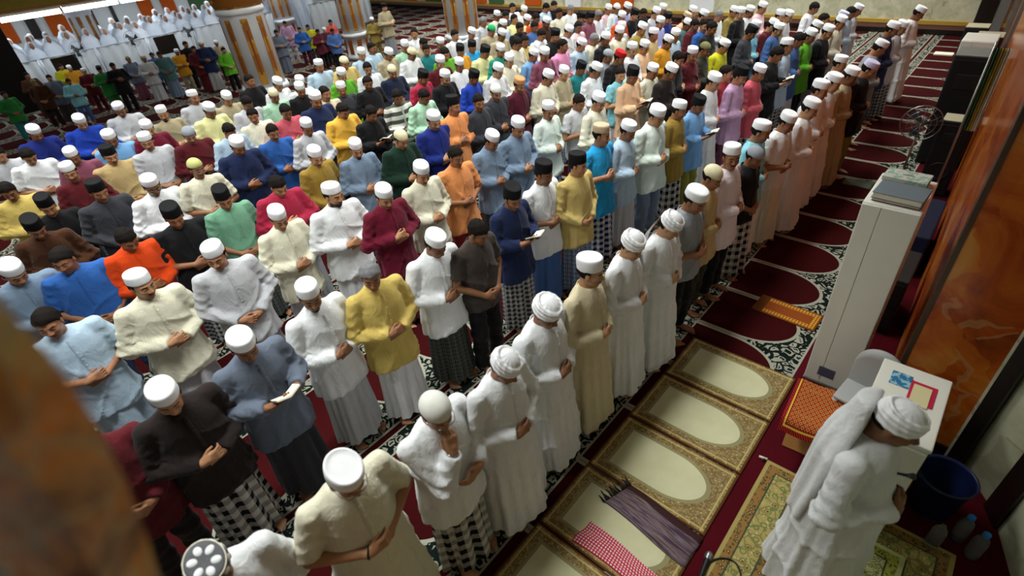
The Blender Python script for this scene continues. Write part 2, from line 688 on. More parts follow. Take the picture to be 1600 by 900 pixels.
def body_mesh(pose, hp, beard=0):
    k = (pose, hp, beard)
    if k in _bc:
        return _bc[k]
    Vs, Qs, Ms, n = [], [], [], 0
    V, Q, mi = head_part(hp, beard)
    for V, Q, mi in [(V, Q, mi)] + [(v, q, np.zeros(len(q), int)) for v, q in limbs_part(pose)]:
        Vs.append(V); Qs.append(Q + n); Ms.append(mi); n += len(V)
    me = np_mesh('body', np.concatenate(Vs), np.concatenate(Qs), mi=np.concatenate(Ms))
    for s in ('skin', 'lash', 'hair_dark', 'lip'):
        me.materials.append(MAT[s])
    _bc[k] = me
    return me


MAT['hair_dark'] = plain('facial_hair', '#1d1512', 0.7)

# ------------------------------------------------------------------ garments
TZ = np.array([0.0, 0.06, 0.45, 0.72, 0.85, 1.0, 1.15, 1.28, 1.35, 1.40, 1.43, 1.46])
TA = {'tunic': np.array([.20, .20, .18, .172, .162, .152, .142, .134, .118, .098, .078, .06]),
      'robe': np.array([.225, .222, .195, .178, .166, .156, .146, .136, .120, .098, .078, .06]),
      'shirt': np.array([.17, .17, .16, .152, .148, .140, .134, .128, .114, .096, .076, .06])}
TB = {'tunic': np.array([.25, .25, .235, .232, .222, .208, .200, .196, .176, .132, .084, .06]),
      'robe': np.array([.285, .282, .255, .238, .224, .210, .202, .196, .176, .132, .084, .06]),
      'shirt': np.array([.22, .22, .21, .208, .202, .196, .194, .194, .178, .134, .084, .06])}
_gc = {}


def garment_sdf(kind, pose, sleeve, hem, seed):
    r = random.Random(seed * 101 + len(pose) + int(hem * 100))
    ph = [r.uniform(0, 6.28) for _ in range(12)]
    A = POSES[pose]
    nf = r.choice([7, 8, 9, 10])

    def F(X, Y, Z):
        a = np.interp(Z, TZ, TA[kind]).astype(np.float32)
        b = np.interp(Z, TZ, TB[kind]).astype(np.float32)
        low = np.clip((1.05 - Z) / 0.95, 0, 1)
        th = np.arctan2(Y / b, X / a)
        fold = 0.016 * low * np.sin(nf * th + ph[0] + 1.3 * np.sin(2 * th + ph[1]) + 1.2 * Z) \
            + 0.009 * low * np.sin((nf * 2 + 1) * th + ph[2] + 2.0 * Z)
        # drapery across chest and belly
        fold = fold + (0.004 * np.sin(16 * Y + 11 * Z + ph[3])) * np.clip((1.34 - Z) * 6, 0, 1) \
            - (0.016 * (1 - np.abs(np.sin(8.5 * Y + 7 * Z + ph[3] + 1.3 * np.sin(7 * Z + ph[4])))) ** 2.5) * np.clip((1.34 - Z) * 6, 0, 1) * np.clip((Z - 0.8) * 4, 0, 1) \
            - 0.012 * (1 - np.abs(np.sin(-9 * Y + 10 * Z + ph[5] + np.sin(9 * Y + ph[6])))) ** 3 * np.clip((1.3 - Z) * 6, 0, 1)
        d = (np.sqrt((X / a) ** 2 + (Y / b) ** 2) - 1) * np.minimum(a, b) + fold
        d = np.maximum(d, Z - 1.435)
        for s in (-1, 1):
            sd = 'L' if s > 0 else 'R'
            sh, e, w_ = SH[sd], A[sd]['e'], A[sd]['w']
            d = smin(d, cap_(X, Y, Z, (-0.012, 0.05 * s, 1.400), sh, 0.042, 0.050), 0.045)
            wr = 0.004 - 0.015 * (1 - np.abs(np.sin(42 * Z + 24 * X + ph[7] + 1.5 * np.sin(22 * X + 9 * Y + ph[8])))) ** 2 + 0.005 * np.sin(70 * Y + 60 * Z + ph[9])
            if sleeve == 'long':
                up = cap_(X, Y, Z, sh, e, 0.060, 0.062)
                ew = w_ - e
                cuff = e + ew * 0.97
                fo = cap_(X, Y, Z, e, e + ew * 1.1, 0.064, 0.052)
                u_ = unit(ew)
                fo = smax(fo, (X - cuff[0]) * u_[0] + (Y - cuff[1]) * u_[1] + (Z - cuff[2]) * u_[2], 0.006)
                near = np.clip(1.2 - np.sqrt((X - e[0]) ** 2 + (Y - e[1]) ** 2 + (Z - e[2]) ** 2) / 0.24, 0.25, 1)
                sl = smin(up, fo, 0.035) + wr * near
            else:
                cut = sh + (e - sh) * (0.86 if sleeve == 'mid' else 0.70)
                u_ = unit(e - sh)
                sl = cap_(X, Y, Z, sh, e + u_ * 0.05, 0.060, 0.072)
                sl = smax(sl, (X - cut[0]) * u_[0] + (Y - cut[1]) * u_[1] + (Z - cut[2]) * u_[2], 0.006) + wr * 0.5
            d = smin(d, sl, 0.028)
        hemz = hem + 0.012 * np.sin(3 * th + ph[10])
        return np.maximum(d, hemz - Z)
    return F


def garment(kind, pose, sleeve, hem, seed):
    k = (kind, pose, sleeve, round(hem, 2), seed)
    if k in _gc:
        return _gc[k]
    F = garment_sdf(kind, pose, sleeve, hem, seed)
    V, Q = surfnet(F, (-0.30, -0.40, hem - 0.05), (0.34, 0.40, 1.47), 0.0125)
    me = np_mesh('robe' if kind == 'robe' else 'tunic', V, Q)
    me.materials.append(MAT['cloth'])
    # placket and buttons follow the front surface
    zs = np.linspace(1.395, 1.12, 14)
    xs = np.linspace(0.02, 0.3, 141)
    fx = []
    for z in zs:
        row = F(*np.meshgrid(xs, np.array([-0.004]), np.array([z]), indexing='ij')).ravel()
        j = np.nonzero(row < 0)[0]
        fx.append(xs[j[-1]] if len(j) else 0.1)
    V2, Q2 = [], []
    for i, z in enumerate(zs):
        for y, o in ((-0.02, -0.006), (-0.018, 0.0045), (0.012, 0.0045), (0.014, -0.006)):
            V2.append((fx[i] + o, y, z))
    for i in range(len(zs) - 1):
        for j in range(3):
            Q2.append((i * 4 + j, i * 4 + j + 1, i * 4 + 5 + j, i * 4 + 4 + j))
    pl = np_mesh('placket', V2, Q2)
    pl.materials.append(MAT['cloth'])
    bts = [(fx[i] + 0.006, -0.003, zs[i]) for i in (2, 5, 8, 11)]
    _gc[k] = (me, pl, bts)
    return _gc[k]


def ring_mesh(name, prof, n=40, sx=1, sy=1, wob=0):
    return lathe_mesh(name, prof, n, sx, sy)


COLLAR = None


def collar_mesh():
    n = 36
    th = np.arange(n) * 2 * math.pi / n
    rings = []
    for r, z in ((0.066, 1.385), (0.070, 1.40), (0.066, 1.425), (0.062, 1.436), (0.058, 1.432), (0.058, 1.40)):
        rings.append(np.stack([-0.012 + r * 1.0 * np.cos(th), r * 1.0 * np.sin(th), z - 0.018 * np.cos(th)], 1))
    V, Q, _ = loft(rings)
    me = np_mesh('collar', V, Q)
    me.materials.append(MAT['cloth'])
    return me


def skirt_mesh(seed, hem=0.07, flare=1.0, name='sarong'):
    r = random.Random(seed)
    n, m_ = 112, 26
    th = np.arange(n) * 2 * math.pi / n
    ph = [r.uniform(0, 6.28) for _ in range(6)]
    k = r.choice([6, 7, 8])
    rings = []
    zs = np.linspace(0.98, hem, m_)
    for z in zs:
        t = (0.98 - z) / 0.91
        a = np.interp(t, [0, .2, .6, 1], [.120, .142, .150, .165]) * (1 + (flare - 1) * t)
        b = np.interp(t, [0, .2, .6, 1], [.160, .182, .192, .205]) * (1 + (flare - 1) * t)
        f = 0.004 + 0.014 * t
        rad = 1 + (f / 0.17) * (np.sin(k * th + ph[0] + 1.4 * np.sin(2 * th + ph[1]) + 1.5 * t) + 0.5 * np.sin((2 * k + 1) * th + ph[2] + 2 * t))
        pleat = np.exp(-((np.angle(np.exp(1j * (th - 0.25)))) / 0.22) ** 2) * 0.16 * (0.4 + 0.6 * t) - np.exp(-((np.angle(np.exp(1j * (th - 0.62)))) / 0.12) ** 2) * 0.10
        rad = rad + pleat
        rings.append(np.stack([a * rad * np.cos(th), b * rad * np.sin(th), z + 0.012 * t * np.sin(2 * th + ph[3])], 1))
    V, Q, UV = loft(rings)
    me = np_mesh(name, V, Q[:, ::-1], uv=UV)
    # fix the uv seam: last column wraps to 1
    l = me.uv_layers[0].data
    uv = np.zeros(len(l) * 2, np.float32)
    l.foreach_get('uv', uv)
    uv = uv.reshape(-1, 4, 2)
    w_ = (uv[:, :, 0].max(1) - uv[:, :, 0].min(1)) > 0.5
    u = uv[w_]
    u[:, :, 0] = np.where(u[:, :, 0] < 0.5, u[:, :, 0] + 1, u[:, :, 0])
    uv[w_] = u
    l.foreach_set('uv', uv.ravel())
    return me


def trouser_mesh(seed):
    r = random.Random(seed)
    ph = [r.uniform(0, 6.28) for _ in range(4)]

    def F(X, Y, Z):
        Ya = np.abs(Y)
        d = cap_(X, Ya, Z, (0.0, 0.088, 0.90), (0.012, 0.105, 0.48), 0.100, 0.082)
        d = smin(d, cap_(X, Ya, Z, (0.012, 0.105, 0.48), (-0.02, 0.112, 0.02), 0.082, 0.074), 0.03)
        d = smin(d, ell_(X, Y, Z, (-0.005, 0, 0.93), (0.125, 0.165, 0.10)), 0.03)
        d = d + 0.006 * np.sin(30 * Z + 9 * X + ph[0] + 2 * np.sin(8 * Ya + ph[1])) * np.clip((0.75 - Z) * 2, 0.2, 1) + 0.003 * np.sin(60 * Z + 20 * Y + ph[2])
        return np.maximum(np.maximum(d, 0.055 - Z), Z - 0.99)
    V, Q = surfnet(F, (-0.2, -0.25, 0.0), (0.2, 0.25, 1.03), 0.0135)
    me = np_mesh('trousers', V, Q)
    me.materials.append(MAT['cloth'])
    return me


# ------------------------------------------------------------------ hair and headwear, in head coordinates
def hair_mesh(full):
    def F(x, y, z):
        d = ell_(x, y, z, (-0.014, 0, 0.026), (0.111, 0.089, 0.104 if full else 0.092))
        zmin = np.interp(x, [-0.2, -0.05, -0.02, 0.005, 0.03, 0.07, 0.2], [-0.085, -0.075, -0.03, -0.015, 0.035, 0.066, 0.072]).astype(np.float32)
        zmin = zmin if full else np.where(x > 0.02, np.maximum(zmin, 0.075), zmin).astype(np.float32)
        d = smax(d, zmin - z, 0.010)
        d = smax(d, -ell_(x, np.abs(y), z, (-0.004, 0.085, -0.008), (0.024, 0.014, 0.034)), 0.004)
        return d + 0.0025 * np.sin(90 * x + 40 * y) * np.sin(80 * z + 50 * y)
    V, Q = surfnet(F, (-0.15, -0.12, -0.11), (0.13, 0.12, 0.16), 0.0072)
    me = np_mesh('hair', V, Q)
    me.materials.append(MAT['hair'])
    return me


def shell(prof, n=56, tilt=-8, fx=0.103, fy=0.086, cx=-0.013, wob=None, front=0.0):
    """A cap lofted from (scale, z) rings, tilted back."""
    th = np.arange(n) * 2 * math.pi / n
    rings = []
    c, s = math.cos(math.radians(tilt)), math.sin(math.radians(tilt))
    for i, (k, z) in enumerate(prof):
        kk = k * (1 + (wob(th, i) if wob else 0))
        x = fx * kk * np.cos(th); y = fy * kk * np.sin(th)
        zz = z + front * np.cos(th) * (1 - i / len(prof))
        rings.append(np.stack([cx + c * x + s * zz, y, -s * x + c * zz], 1))
    return rings


def cap_obj_mesh(kind):
    if kind in ('kopiah', 'stripe', 'patterned'):
        prof = [(0.95, 0.044), (1.0, 0.044), (1.01, 0.052), (1.005, 0.062), (1.01, 0.066), (1.005, 0.071), (1.0, 0.090), (0.985, 0.108), (0.96, 0.118), (0.90, 0.126), (0.80, 0.1295), (0.55, 0.130), (0.3, 0.129)]
        rings = shell(prof)
    elif kind == 'tall':
        prof = [(0.95, 0.040), (1.02, 0.040), (1.03, 0.050), (1.03, 0.060), (1.045, 0.064), (1.05, 0.090), (1.05, 0.115), (1.04, 0.130), (0.98, 0.140), (0.9, 0.142), (0.86, 0.137), (0.6, 0.137), (0.3, 0.137)]
        rings = shell(prof, tilt=-10)
    elif kind == 'songkok':
        prof = [(0.95, 0.040), (1.01, 0.040), (1.015, 0.055), (1.03, 0.085), (1.005, 0.122), (0.985, 0.137), (0.95, 0.143), (0.8, 0.142), (0.5, 0.139), (0.25, 0.138)]
        rings = shell(prof, tilt=-10, wob=lambda th, i: 0.025 * np.cos(2 * th) if i > 3 else 0 * th)
    elif kind == 'knit':
        prof = [(0.95, 0.036), (1.01, 0.036), (1.02, 0.046)] + [(1.02 * math.cos(a), 0.048 + 0.088 * math.sin(a)) for a in np.linspace(0.1, 1.45, 12)]
        rings = shell(prof, wob=lambda th, i: 0.012 * np.sin(26 * th) * np.sin(i * 1.6))
    else:                          # plain cloth turban underlay handled in turban_mesh
        rings = shell([(1, .03), (1, .1), (.6, .13)])
    V, Q, UV = loft(rings, True, False, True)
    me = np_mesh('cap', V, Q, uv=UV)
    me.materials.append(MAT['cap'])
    return me


def turban_mesh(big=1.0):
    rr = random.Random(3)
    wraps = []
    for i in range(6):
        z = 0.044 + 0.0125 * i
        k = math.sqrt(max(0.05, 1 - ((z - 0.055) / 0.098) ** 2)) if z > 0.055 else 1.0
        wraps.append((z, rr.uniform(-3, 7), (-1) ** i * rr.uniform(4, 13), k))

    def F(x, y, z):
        x = (x + 0.014) / big; y = y / big; z = 0.03 + (z - 0.03) / big
        d = ell_(x, y, z, (0, 0, 0.050), (0.105, 0.090, 0.094))
        d = np.maximum(d, 0.036 - z - 0.08 * x)
        for (zc, px, py, k) in wraps:
            zz = z - zc + x * math.sin(math.radians(px)) - y * math.sin(math.radians(py))
            q = np.sqrt((x / 1.17) ** 2 + y ** 2)
            d = smin(d, np.sqrt((q - 0.086 * k) ** 2 + zz ** 2) - 0.0105, 0.006)
        return d + 0.0012 * np.sin(60 * z + 12 * np.arctan2(y, x))
    V, Q = surfnet(F, (-0.17, -0.15, -0.01), (0.15, 0.15, 0.19), 0.0056)
    me = np_mesh('turban', V, Q)
    me.materials.append(MAT['cap'])
    return me


def mat_cap():
    k = M('cap_cotton', 0.85, 0.2)
    k.base(k.scale_col(k.objcol(), k.noise(k.coord(), 20, 2) * 0.1 + 0.94))
    k.bump(k.noise(k.coord(), 240, 2) + k.noise(k.coord(), 40, 2) * 0.6, 0.3, 0.004)
    return k.mat


MAT['cap'] = mat_cap()
HAT_ME = {k: cap_obj_mesh(k) for k in ('kopiah', 'tall', 'songkok', 'knit')}
HAT_ME['turban'] = turban_mesh()
HAIR = {True: hair_mesh(True), False: hair_mesh(False)}
COLLAR = collar_mesh()
SKIRTS = [skirt_mesh(s) for s in (1, 2, 3)]
_sk = {}


def skirt(mat, i):
    k = (mat, i)
    if k not in _sk:
        me = SKIRTS[i].copy()
        me.name = 'sarong'
        me.materials.clear()
        me.materials.append(MAT[mat])
        _sk[k] = me
    return _sk[k]


TROUS = [trouser_mesh(5), trouser_mesh(6)]


def glasses_mesh():
    bm = []
    V, Q, n = [], [], 0
    def add(pts, r, closed):
        nonlocal n
        me = tube_mesh('g', pts, r, 6, closed)
        vv = np.zeros(len(me.vertices) * 3, np.float32); me.vertices.foreach_get('co', vv)
        for p in me.polygons:
            q = list(p.vertices)
            if len(q) == 4: Q.append([i + n for i in q])
        V.append(vv.reshape(-1, 3)); n += len(me.vertices)
        bpy.data.meshes.remove(me)
    for s in (-1, 1):
        add([(0.104 - 0.008 * (abs(math.cos(a)) if math.cos(a) * s > 0 else 0), 0.034 * 1 * s + 0.024 * math.cos(a), 0.0 + 0.018 * math.sin(a)) for a in np.linspace(0, 2 * math.pi, 18)[:-1]], 0.0022, True)
        add([(0.098, 0.057 * s, 0.006), (0.06, 0.078 * s, 0.008), (0.0, 0.084 * s, 0.006), (-0.015, 0.083 * s, -0.012)], 0.002, False)
    add([(0.104, -0.011, 0.004), (0.107, 0, 0.007), (0.104, 0.011, 0.004)], 0.002, False)
    me = np_mesh('glasses', np.concatenate(V), np.array(Q))
    me.materials.append(MAT['metal'])
    return me


GLASS = glasses_mesh()
BTN = lathe_mesh('button', [(0.001, 0.003), (0.003, 0.0025), (0.0042, 0.0), (0.003, -0.003)], 10, cap0=True)
BTN.materials.append(MAT['cap'])

SKINS = [srgb(h) for h in ('#a07052', '#936446', '#a97a58', '#7f563b', '#b08562', '#8a5d40')]


def build_person(label, loc, rz, scale, hat, hatcol, topcol, garm, lower, lowcol, pose, hp, beard=0, skin=0, fat=1.0, glasses=False, detail=False, seed=0, haircol=None, group=None):
    """garm: (kind, sleeve, hem). Returns the person's root."""
    e = empty('person', loc, rz)
    e.scale = (scale * fat, scale * fat, scale)
    tag(e, label, 'person', group)
    b = link('body', body_mesh(pose, hp, beard), e, None, SKINS[skin % len(SKINS)])
    kind, sleeve, hem = garm
    me, pl, bts = garment(kind, pose, sleeve, hem, seed % 2)
    t = link('robe' if kind == 'robe' else 'tunic', me, e, None, topcol)
    if detail:
        link('collar', COLLAR, t, None, topcol)
        link('placket', pl, t, None, tuple(c * 0.93 for c in topcol))
        for p in bts:
            bo = link('button', BTN, t, None, tuple(min(1, c * 1.25 + 0.02) for c in topcol))
            bo.location = p
            bo.rotation_euler = (0, math.pi / 2, 0)
    if kind != 'robe':
        if lower == 'trousers':
            link('trousers', TROUS[seed % 2], e, None, lowcol)
        elif lower in MAT:
            link('sarong', skirt(lower, seed % 3), e, None, lowcol)
        else:
            link('sarong', skirt('cloth', seed % 3), e, None, lowcol)
    HM = head_matrix(hp)
    hc = haircol or srgb('#17120f')
    h = link('hair', HAIR[hat is None], e, None, hc)
    h.matrix_local = HM
    if hat:
        c = link('turban' if hat == 'turban' else 'cap', HAT_ME[hat], e, None, hatcol)
        c.matrix_local = HM
    if glasses:
        g = link('glasses', GLASS, e)
        g.matrix_local = HM
    return e


# ------------------------------------------------------------------ the setting
def mat_carpet():
    k = M('prayer_carpet', 0.95, 0.08)
    co = k.coord()
    X, Y, Z = k.xyz(co)
    u = (X + 1.547).mod(1.25)
    v = (((Y - 3.54) / 0.706).mod(1.0) - 0.5).abs()
    du = ((u - 0.40).max(0.0)) / 0.44
    e = ((v / 0.452) * (v / 0.452) + du * du).sqrt()
    n1 = k.noise(co, 1.3, 3)
    n2 = k.noise(co, 60, 2)
    red = k.mix(n1 * 0.6 + n2 * 0.25, srgb('#260506'), srgb('#440a0d'))
    dark = srgb('#0f1815')
    cream = srgb('#98988a')
    # scrolling arabesque
    wv = k.noise(co, 9, 2, 0.5, 0.0)
    dn = k.new('ShaderNodeTexNoise')
    k.link(co, dn.inputs['Vector']); dn.inputs['Scale'].default_value = 7.0
    vm = k.new('ShaderNodeVectorMath', operation='MULTIPLY_ADD')
    k.link(dn.outputs['Color'], vm.inputs[0]); vm.inputs[1].default_value = (0.14, 0.14, 0.0); k.link(co, vm.inputs[2])
    ve = k.voronoi(vm.outputs[0], 13, 'DISTANCE_TO_EDGE')
    vf = k.voronoi(vm.outputs[0], 27, 'F1')
    scr = (ve.gt(0.13) * ve.lt(0.30)).max(vf.lt(0.17))
    scroll = k.mix(scr, dark, cream)
    # zones
    col = scroll
    post = (v.gt(0.452)) * (u.lt(0.47))
    cap = (v.gt(0.440)) * (((u - 0.47).abs()).lt(0.035))
    col = k.mix(post.max(cap), col, srgb('#857d6c'))
    col = k.mix(e.lt(1.075) * u.lt(0.99), col, cream)
    col = k.mix(e.lt(1.0) * u.lt(0.99), col, red)
    bandline = ((u - 1.005).abs().lt(0.012)).max((u - 1.085).abs().lt(0.008)).max(u.gt(1.232))
    bandred = u.gt(1.017) * u.lt(1.077)
    col = k.mix(bandred, col, red)
    col = k.mix(bandline, col, cream)
    maroon = k.mix(n1 * 0.5 + n2 * 0.3, srgb('#3a0710'), srgb('#5f0f1c'))
    edge = X.gt(-0.535)
    col = k.mix(edge, col, maroon)
    k.base(col)
    k.bump(k.noise(co, 400, 2) + n2 * 0.5, 0.35, 0.006)
    return k.mat


def mat_marble(name, stops, scale=1.6, vein='#d8a878', vs=0.035, rough=0.22):
    k = M(name, rough, 0.5)
    co = k.coord()
    n = k.noise(co, scale, 5, 0.62, 1.2)
    dn = k.new('ShaderNodeTexNoise')
    k.link(co, dn.inputs['Vector']); dn.inputs['Scale'].default_value = 3.0
    vm = k.new('ShaderNodeVectorMath', operation='MULTIPLY_ADD')
    k.link(dn.outputs['Color'], vm.inputs[0]); vm.inputs[1].default_value = (0.35, 0.35, 0.35); k.link(co, vm.inputs[2])
    cells = k.voronoi(vm.outputs[0], scale * 1.3, 'F1', 1)
    cs = k.new('ShaderNodeSeparateColor')
    k.link(cells.k, cs.inputs[0])
    cv = S(k.nt, cs.outputs[0])
    ve = k.voronoi(vm.outputs[0], scale * 1.3, 'DISTANCE_TO_EDGE')
    c = k.ramp(n * 0.85 + cv * 0.15, stops)
    c = k.mix(ve.lt(vs) * k.noise(co, 2.2, 2).gt(0.58) * 0.45, c, srgb(vein))
    k.base(c)
    return k.mat


MAT['carpet'] = mat_carpet()
MAT['orange_marble'] = mat_marble('orange_marble', [(0.30, srgb('#6b2a10')), (0.43, srgb('#a34712')), (0.54, srgb('#be661e')), (0.68, srgb('#c98a3c'))], 1.7, '#b98a5c', 0.02)
MAT['pale_marble'] = mat_marble('pale_marble', [(0.25, srgb('#8f9178')), (0.5, srgb('#b9bba0')), (0.75, srgb('#d3d2bb'))], 2.2, '#7d7a52')
MAT['brown_trim'] = plain('bronze_trim', '#4c3a2c', 0.4, 0.5, 0.3, 0.15, 20)
MAT['dark_granite'] = plain('dark_granite', '#17120f', 0.25, 0.5, 0, 0.3, 90)
MAT['white_wall'] = plain('white_wall', '#cfd3d2', 0.8, 0.2, 0, 0.05, 6)
MAT['ceiling'] = plain('ceiling_paint', '#d8d6cc', 0.9, 0.1, 0, 0.04, 3)
MAT['white_col'] = plain('white_column', '#d6dade', 0.5, 0.4, 0, 0.04, 5)
MAT['wood_fascia'] = plain('wood_fascia', '#5b3a1a', 0.5, 0.3, 0, 0.3, 6)
MAT['tube'] = emissive('lit_tube', (0.9, 0.95, 1.0), 14.0)
MAT['lamp'] = emissive('lit_diffuser', (1.0, 0.97, 0.92), 6.0)


def struct(name, x0, x1, y0, y1, z0, z1, mat, parent=None, label=None, bev=0.0):
    o = box(name, x0, x1, y0, y1, z0, z1, mat, parent, bev)
    if parent is None:
        o['kind'] = 'structure'
        if label:
            o['label'] = label
    return o


EXT = 18.2
struct('floor', -31, 2.2, -4, EXT + 0.3, -0.2, 0.0, 'carpet', None, 'dark red patterned prayer carpet covering the hall floor')
struct('ceiling', -31, 2.2, -4, EXT + 0.3, CEIL, CEIL + 0.2, 'ceiling', None, 'pale ceiling with fluorescent lamps')
struct('wall_back', -26.8, -26.6, -4, EXT, 0.0, CEIL, 'white_wall', None, 'white rear wall behind the white-robed crowd')
wf = struct('wall_far', -30.4, -0.30, EXT, EXT + 0.2, 0.0, CEIL, 'pale_marble', None, 'pale veined marble wall at the far end')
struct('wall_near', -30.4, 2.2, -4.0, -3.8, 0.0, CEIL, 'white_wall', None, 'white wall at the near end of the hall')
# skirting and pilasters of the far wall
struct('baseboard_far', -30.4, -0.30, EXT - 0.05, EXT, 0.0, 0.13, 'dark_granite', wf)
struct('trim', -30.4, -0.30, EXT - 0.06, EXT, 0.13, 0.24, plain('pink_granite', '#6b4a3e', 0.4, 0.4, 0, 0.2, 40), wf)
struct('trim', -30.4, -0.30, EXT - 0.07, EXT, 0.24, 0.33, plain('yellow_trim', '#a98a3a', 0.5, 0.3, 0, 0.15, 30), wf)
struct('pilaster', -1.06, -0.72, EXT - 0.12, EXT, 0.0, CEIL, 'dark_granite', wf)
struct('pilaster', -0.70, -0.50, EXT - 0.10, EXT, 0.0, CEIL, 'grey_plastic', wf)
# drapes and openings in the far wall seen past the columns
drape = plain('orange_drape', '#b4521c', 0.85, 0.1, 0, 0.2, 12)
green = plain('green_panel', '#3d5a38', 0.7, 0.2, 0, 0.2, 9)
for (a, b, mm) in ((-24.2, -23.2, 'white_wall'), (-23.2, -22.2, drape), (-22.2, -21.6, 'pale_marble'), (-21.6, -20.6, green), (-20.4, -19.6, 'white_col'), (-18.6, -17.7, drape), (-17.5, -16.7, green), (-15.5, -14.7, drape), (-13.5, -12.8, 'white_col'), (-11.5, -10.6, drape), (-8.5, -7.7, 'white_col')):
    struct('wall_panel', a, b, EXT - 0.09, EXT, 0.33, 4.2, mm, wf)
wb = bpy.data.objects['wall_back']
for (a, b, mm) in ((2.6, 3.6, drape), (4.0, 4.3, 'dark_granite'), (4.6, 5.4, drape), (6.0, 6.12, 'dark_granite'), (6.7, 6.82, 'dark_granite'), (7.7, 8.2, drape), (8.55, 9.05, drape), (9.6, 10.6, green), (11.0, 11.5, drape), (13.0, 13.5, drape)):
    struct('wall_panel', -26.6, -26.52, a, b, 1.2, 2.6, mm, wb)
# qibla wall, slightly askew to the rows
q0, q1 = Vector((0.12, 3.83)), Vector((-0.42, EXT))


def prism(name, pts, z0, z1, mat, parent=None):
    bm = bmesh.new()
    b = [bm.verts.new((p[0], p[1], z0)) for p in pts]
    t = [bm.verts.new((p[0], p[1], z1)) for p in pts]
    n = len(pts)
    bm.faces.new(list(reversed(b))); bm.faces.new(t)
    for i in range(n):
        bm.faces.new((b[i], b[(i + 1) % n], t[(i + 1) % n], t[i]))
    bmesh.ops.recalc_face_normals(bm, faces=bm.faces)
    return link(name, bm_mesh(name, bm), parent, mat)


wq = prism('wall_qibla', [(q0.x + 0.012, q0.y), (q1.x + 0.012, q1.y), (2.1, q1.y), (2.1, 4.6), (0.67, 4.6), (0.67, q0.y)], 0.0, CEIL, 'orange_marble')
tag(wq, 'orange veined marble wall beside the imam', None, None, 'structure')
prism('corner_trim', [(q0.x, q0.y - 0.006), (q0.x, q0.y + 0.5), (q0.x + 0.03, q0.y + 0.5), (q0.x + 0.03, q0.y - 0.006)], 0.0, CEIL, 'brown_trim', wq)
for yy in (11.0, 13.5, 16.0):
    xq = q0.x + (q1.x - q0.x) * (yy - q0.y) / (q1.y - q0.y)
    prism('wall_strip', [(xq - 0.03, yy), (xq - 0.03, yy + 0.35), (xq + 0.05, yy + 0.35), (xq + 0.05, yy)], 0.0, CEIL, 'grey_plastic', wq)
prism('skirting', [(q0.x - 0.02, q0.y - 0.025), (0.67, q0.y - 0.025), (0.67, q0.y + 0.02), (q0.x - 0.02, q0.y + 0.02)], 0.0, 0.10, 'dark_granite', wq)
# the niche the imam faces: angled panels with dark strips between
mih = prism('wall_niche', [(0.70, 3.86), (0.93, 3.52), (1.08, 3.02), (1.10, 1.2), (1.10, -1.0), (2.1, -1.0), (2.1, 4.6), (0.70, 4.6)], 0.0, CEIL, 'pale_marble')
tag(mih, 'pale marble niche walls at the right edge', None, None, 'structure')
prism('dark_strip', [(0.62, 3.80), (0.70, 3.76), (0.76, 3.86), (0.66, 3.90)], 0.0, CEIL, 'dark_granite', mih)
prism('dark_strip', [(0.88, 3.52), (0.95, 3.36), (1.04, 3.40), (0.98, 3.56)], 0.0, CEIL, 'dark_granite', mih)
prism('thin_trim', [(0.605, 3.805), (0.62, 3.80), (0.63, 3.85), (0.61, 3.85)], 0.0, CEIL, 'pale_marble', mih)


# fluorescent fittings on the ceiling
for i, (x, y) in enumerate(LAMPS):
    e = empty('ceiling_light', (x, y, CEIL - 0.12))
    tag(e, 'long white fluorescent ceiling fitting above the prayer rows', 'light', 'ceiling lights')
    box('housing', -0.34, 0.34, -1.3, 1.3, 0.01, 0.12, 'white_plastic', e, 0.01)
    box('diffuser', -0.26, -0.02, -1.2, 1.2, -0.008, 0.012, 'lamp', e)
    box('diffuser', 0.02, 0.26, -1.2, 1.2, -0.008, 0.012, 'lamp', e)

# gallery above the white-robed crowd with a row of tubes along its edge
gal = struct('gallery', -30.4, -18.5, -3.8, EXT, 2.62, 2.9, 'wood_fascia', None, 'dark wooden gallery edge above the rear of the hall')
struct('fascia', -18.56, -18.5, -3.8, EXT, 2.55, 4.0, 'wood_fascia', gal)
struct('gold_band', -18.48, -18.46, -3.8, EXT, 2.62, 2.86, plain('olive_gold', '#8d7a22', 0.5, 0.3, 0, 0.25, 9), gal)
for i, y in enumerate(np.arange(-1.0, 10.0, 1.32)):
    e = empty('tube_light', (-18.42, float(y), 2.46))
    tag(e, 'bright fluorescent tube under the gallery edge, ' + ['first', 'second', 'third', 'fourth', 'fifth', 'sixth', 'seventh', 'eighth', 'ninth'][i] + ' from the left', 'light', 'gallery tube lights')
    box('batten', -0.05, 0.05, -0.64, 0.64, 0.05, 0.10, 'white_plastic', e)
    t = link('tube', tube_mesh('tube', [(0, -0.62, 0), (0, 0.62, 0)], 0.06, 10), e, 'tube')


# ------------------------------------------------------------------ columns
def mat_goldpanel():
    k = M('gold_inlay', 0.45, 0.4)
    co = k.coord()
    X, Y, Z = k.xyz(co)
    n = k.noise(co, 9, 3, 0.6, 0.5)
    w_ = (Z * 9 + n * 2.0).sin()
    c = k.mix(w_.gt(0.2), srgb('#8a5414'), srgb('#a87a28'))
    c = k.mix(k.voronoi(co, 5, 'F1').lt(0.22), c, srgb('#c9a040'))
    k.base(c)
    return k.mat


MAT['gold_panel'] = mat_goldpanel()
MAT['gold_panel_red'] = plain('rust_inlay', '#7d3d18', 0.5, 0.3, 0, 0.25, 14)


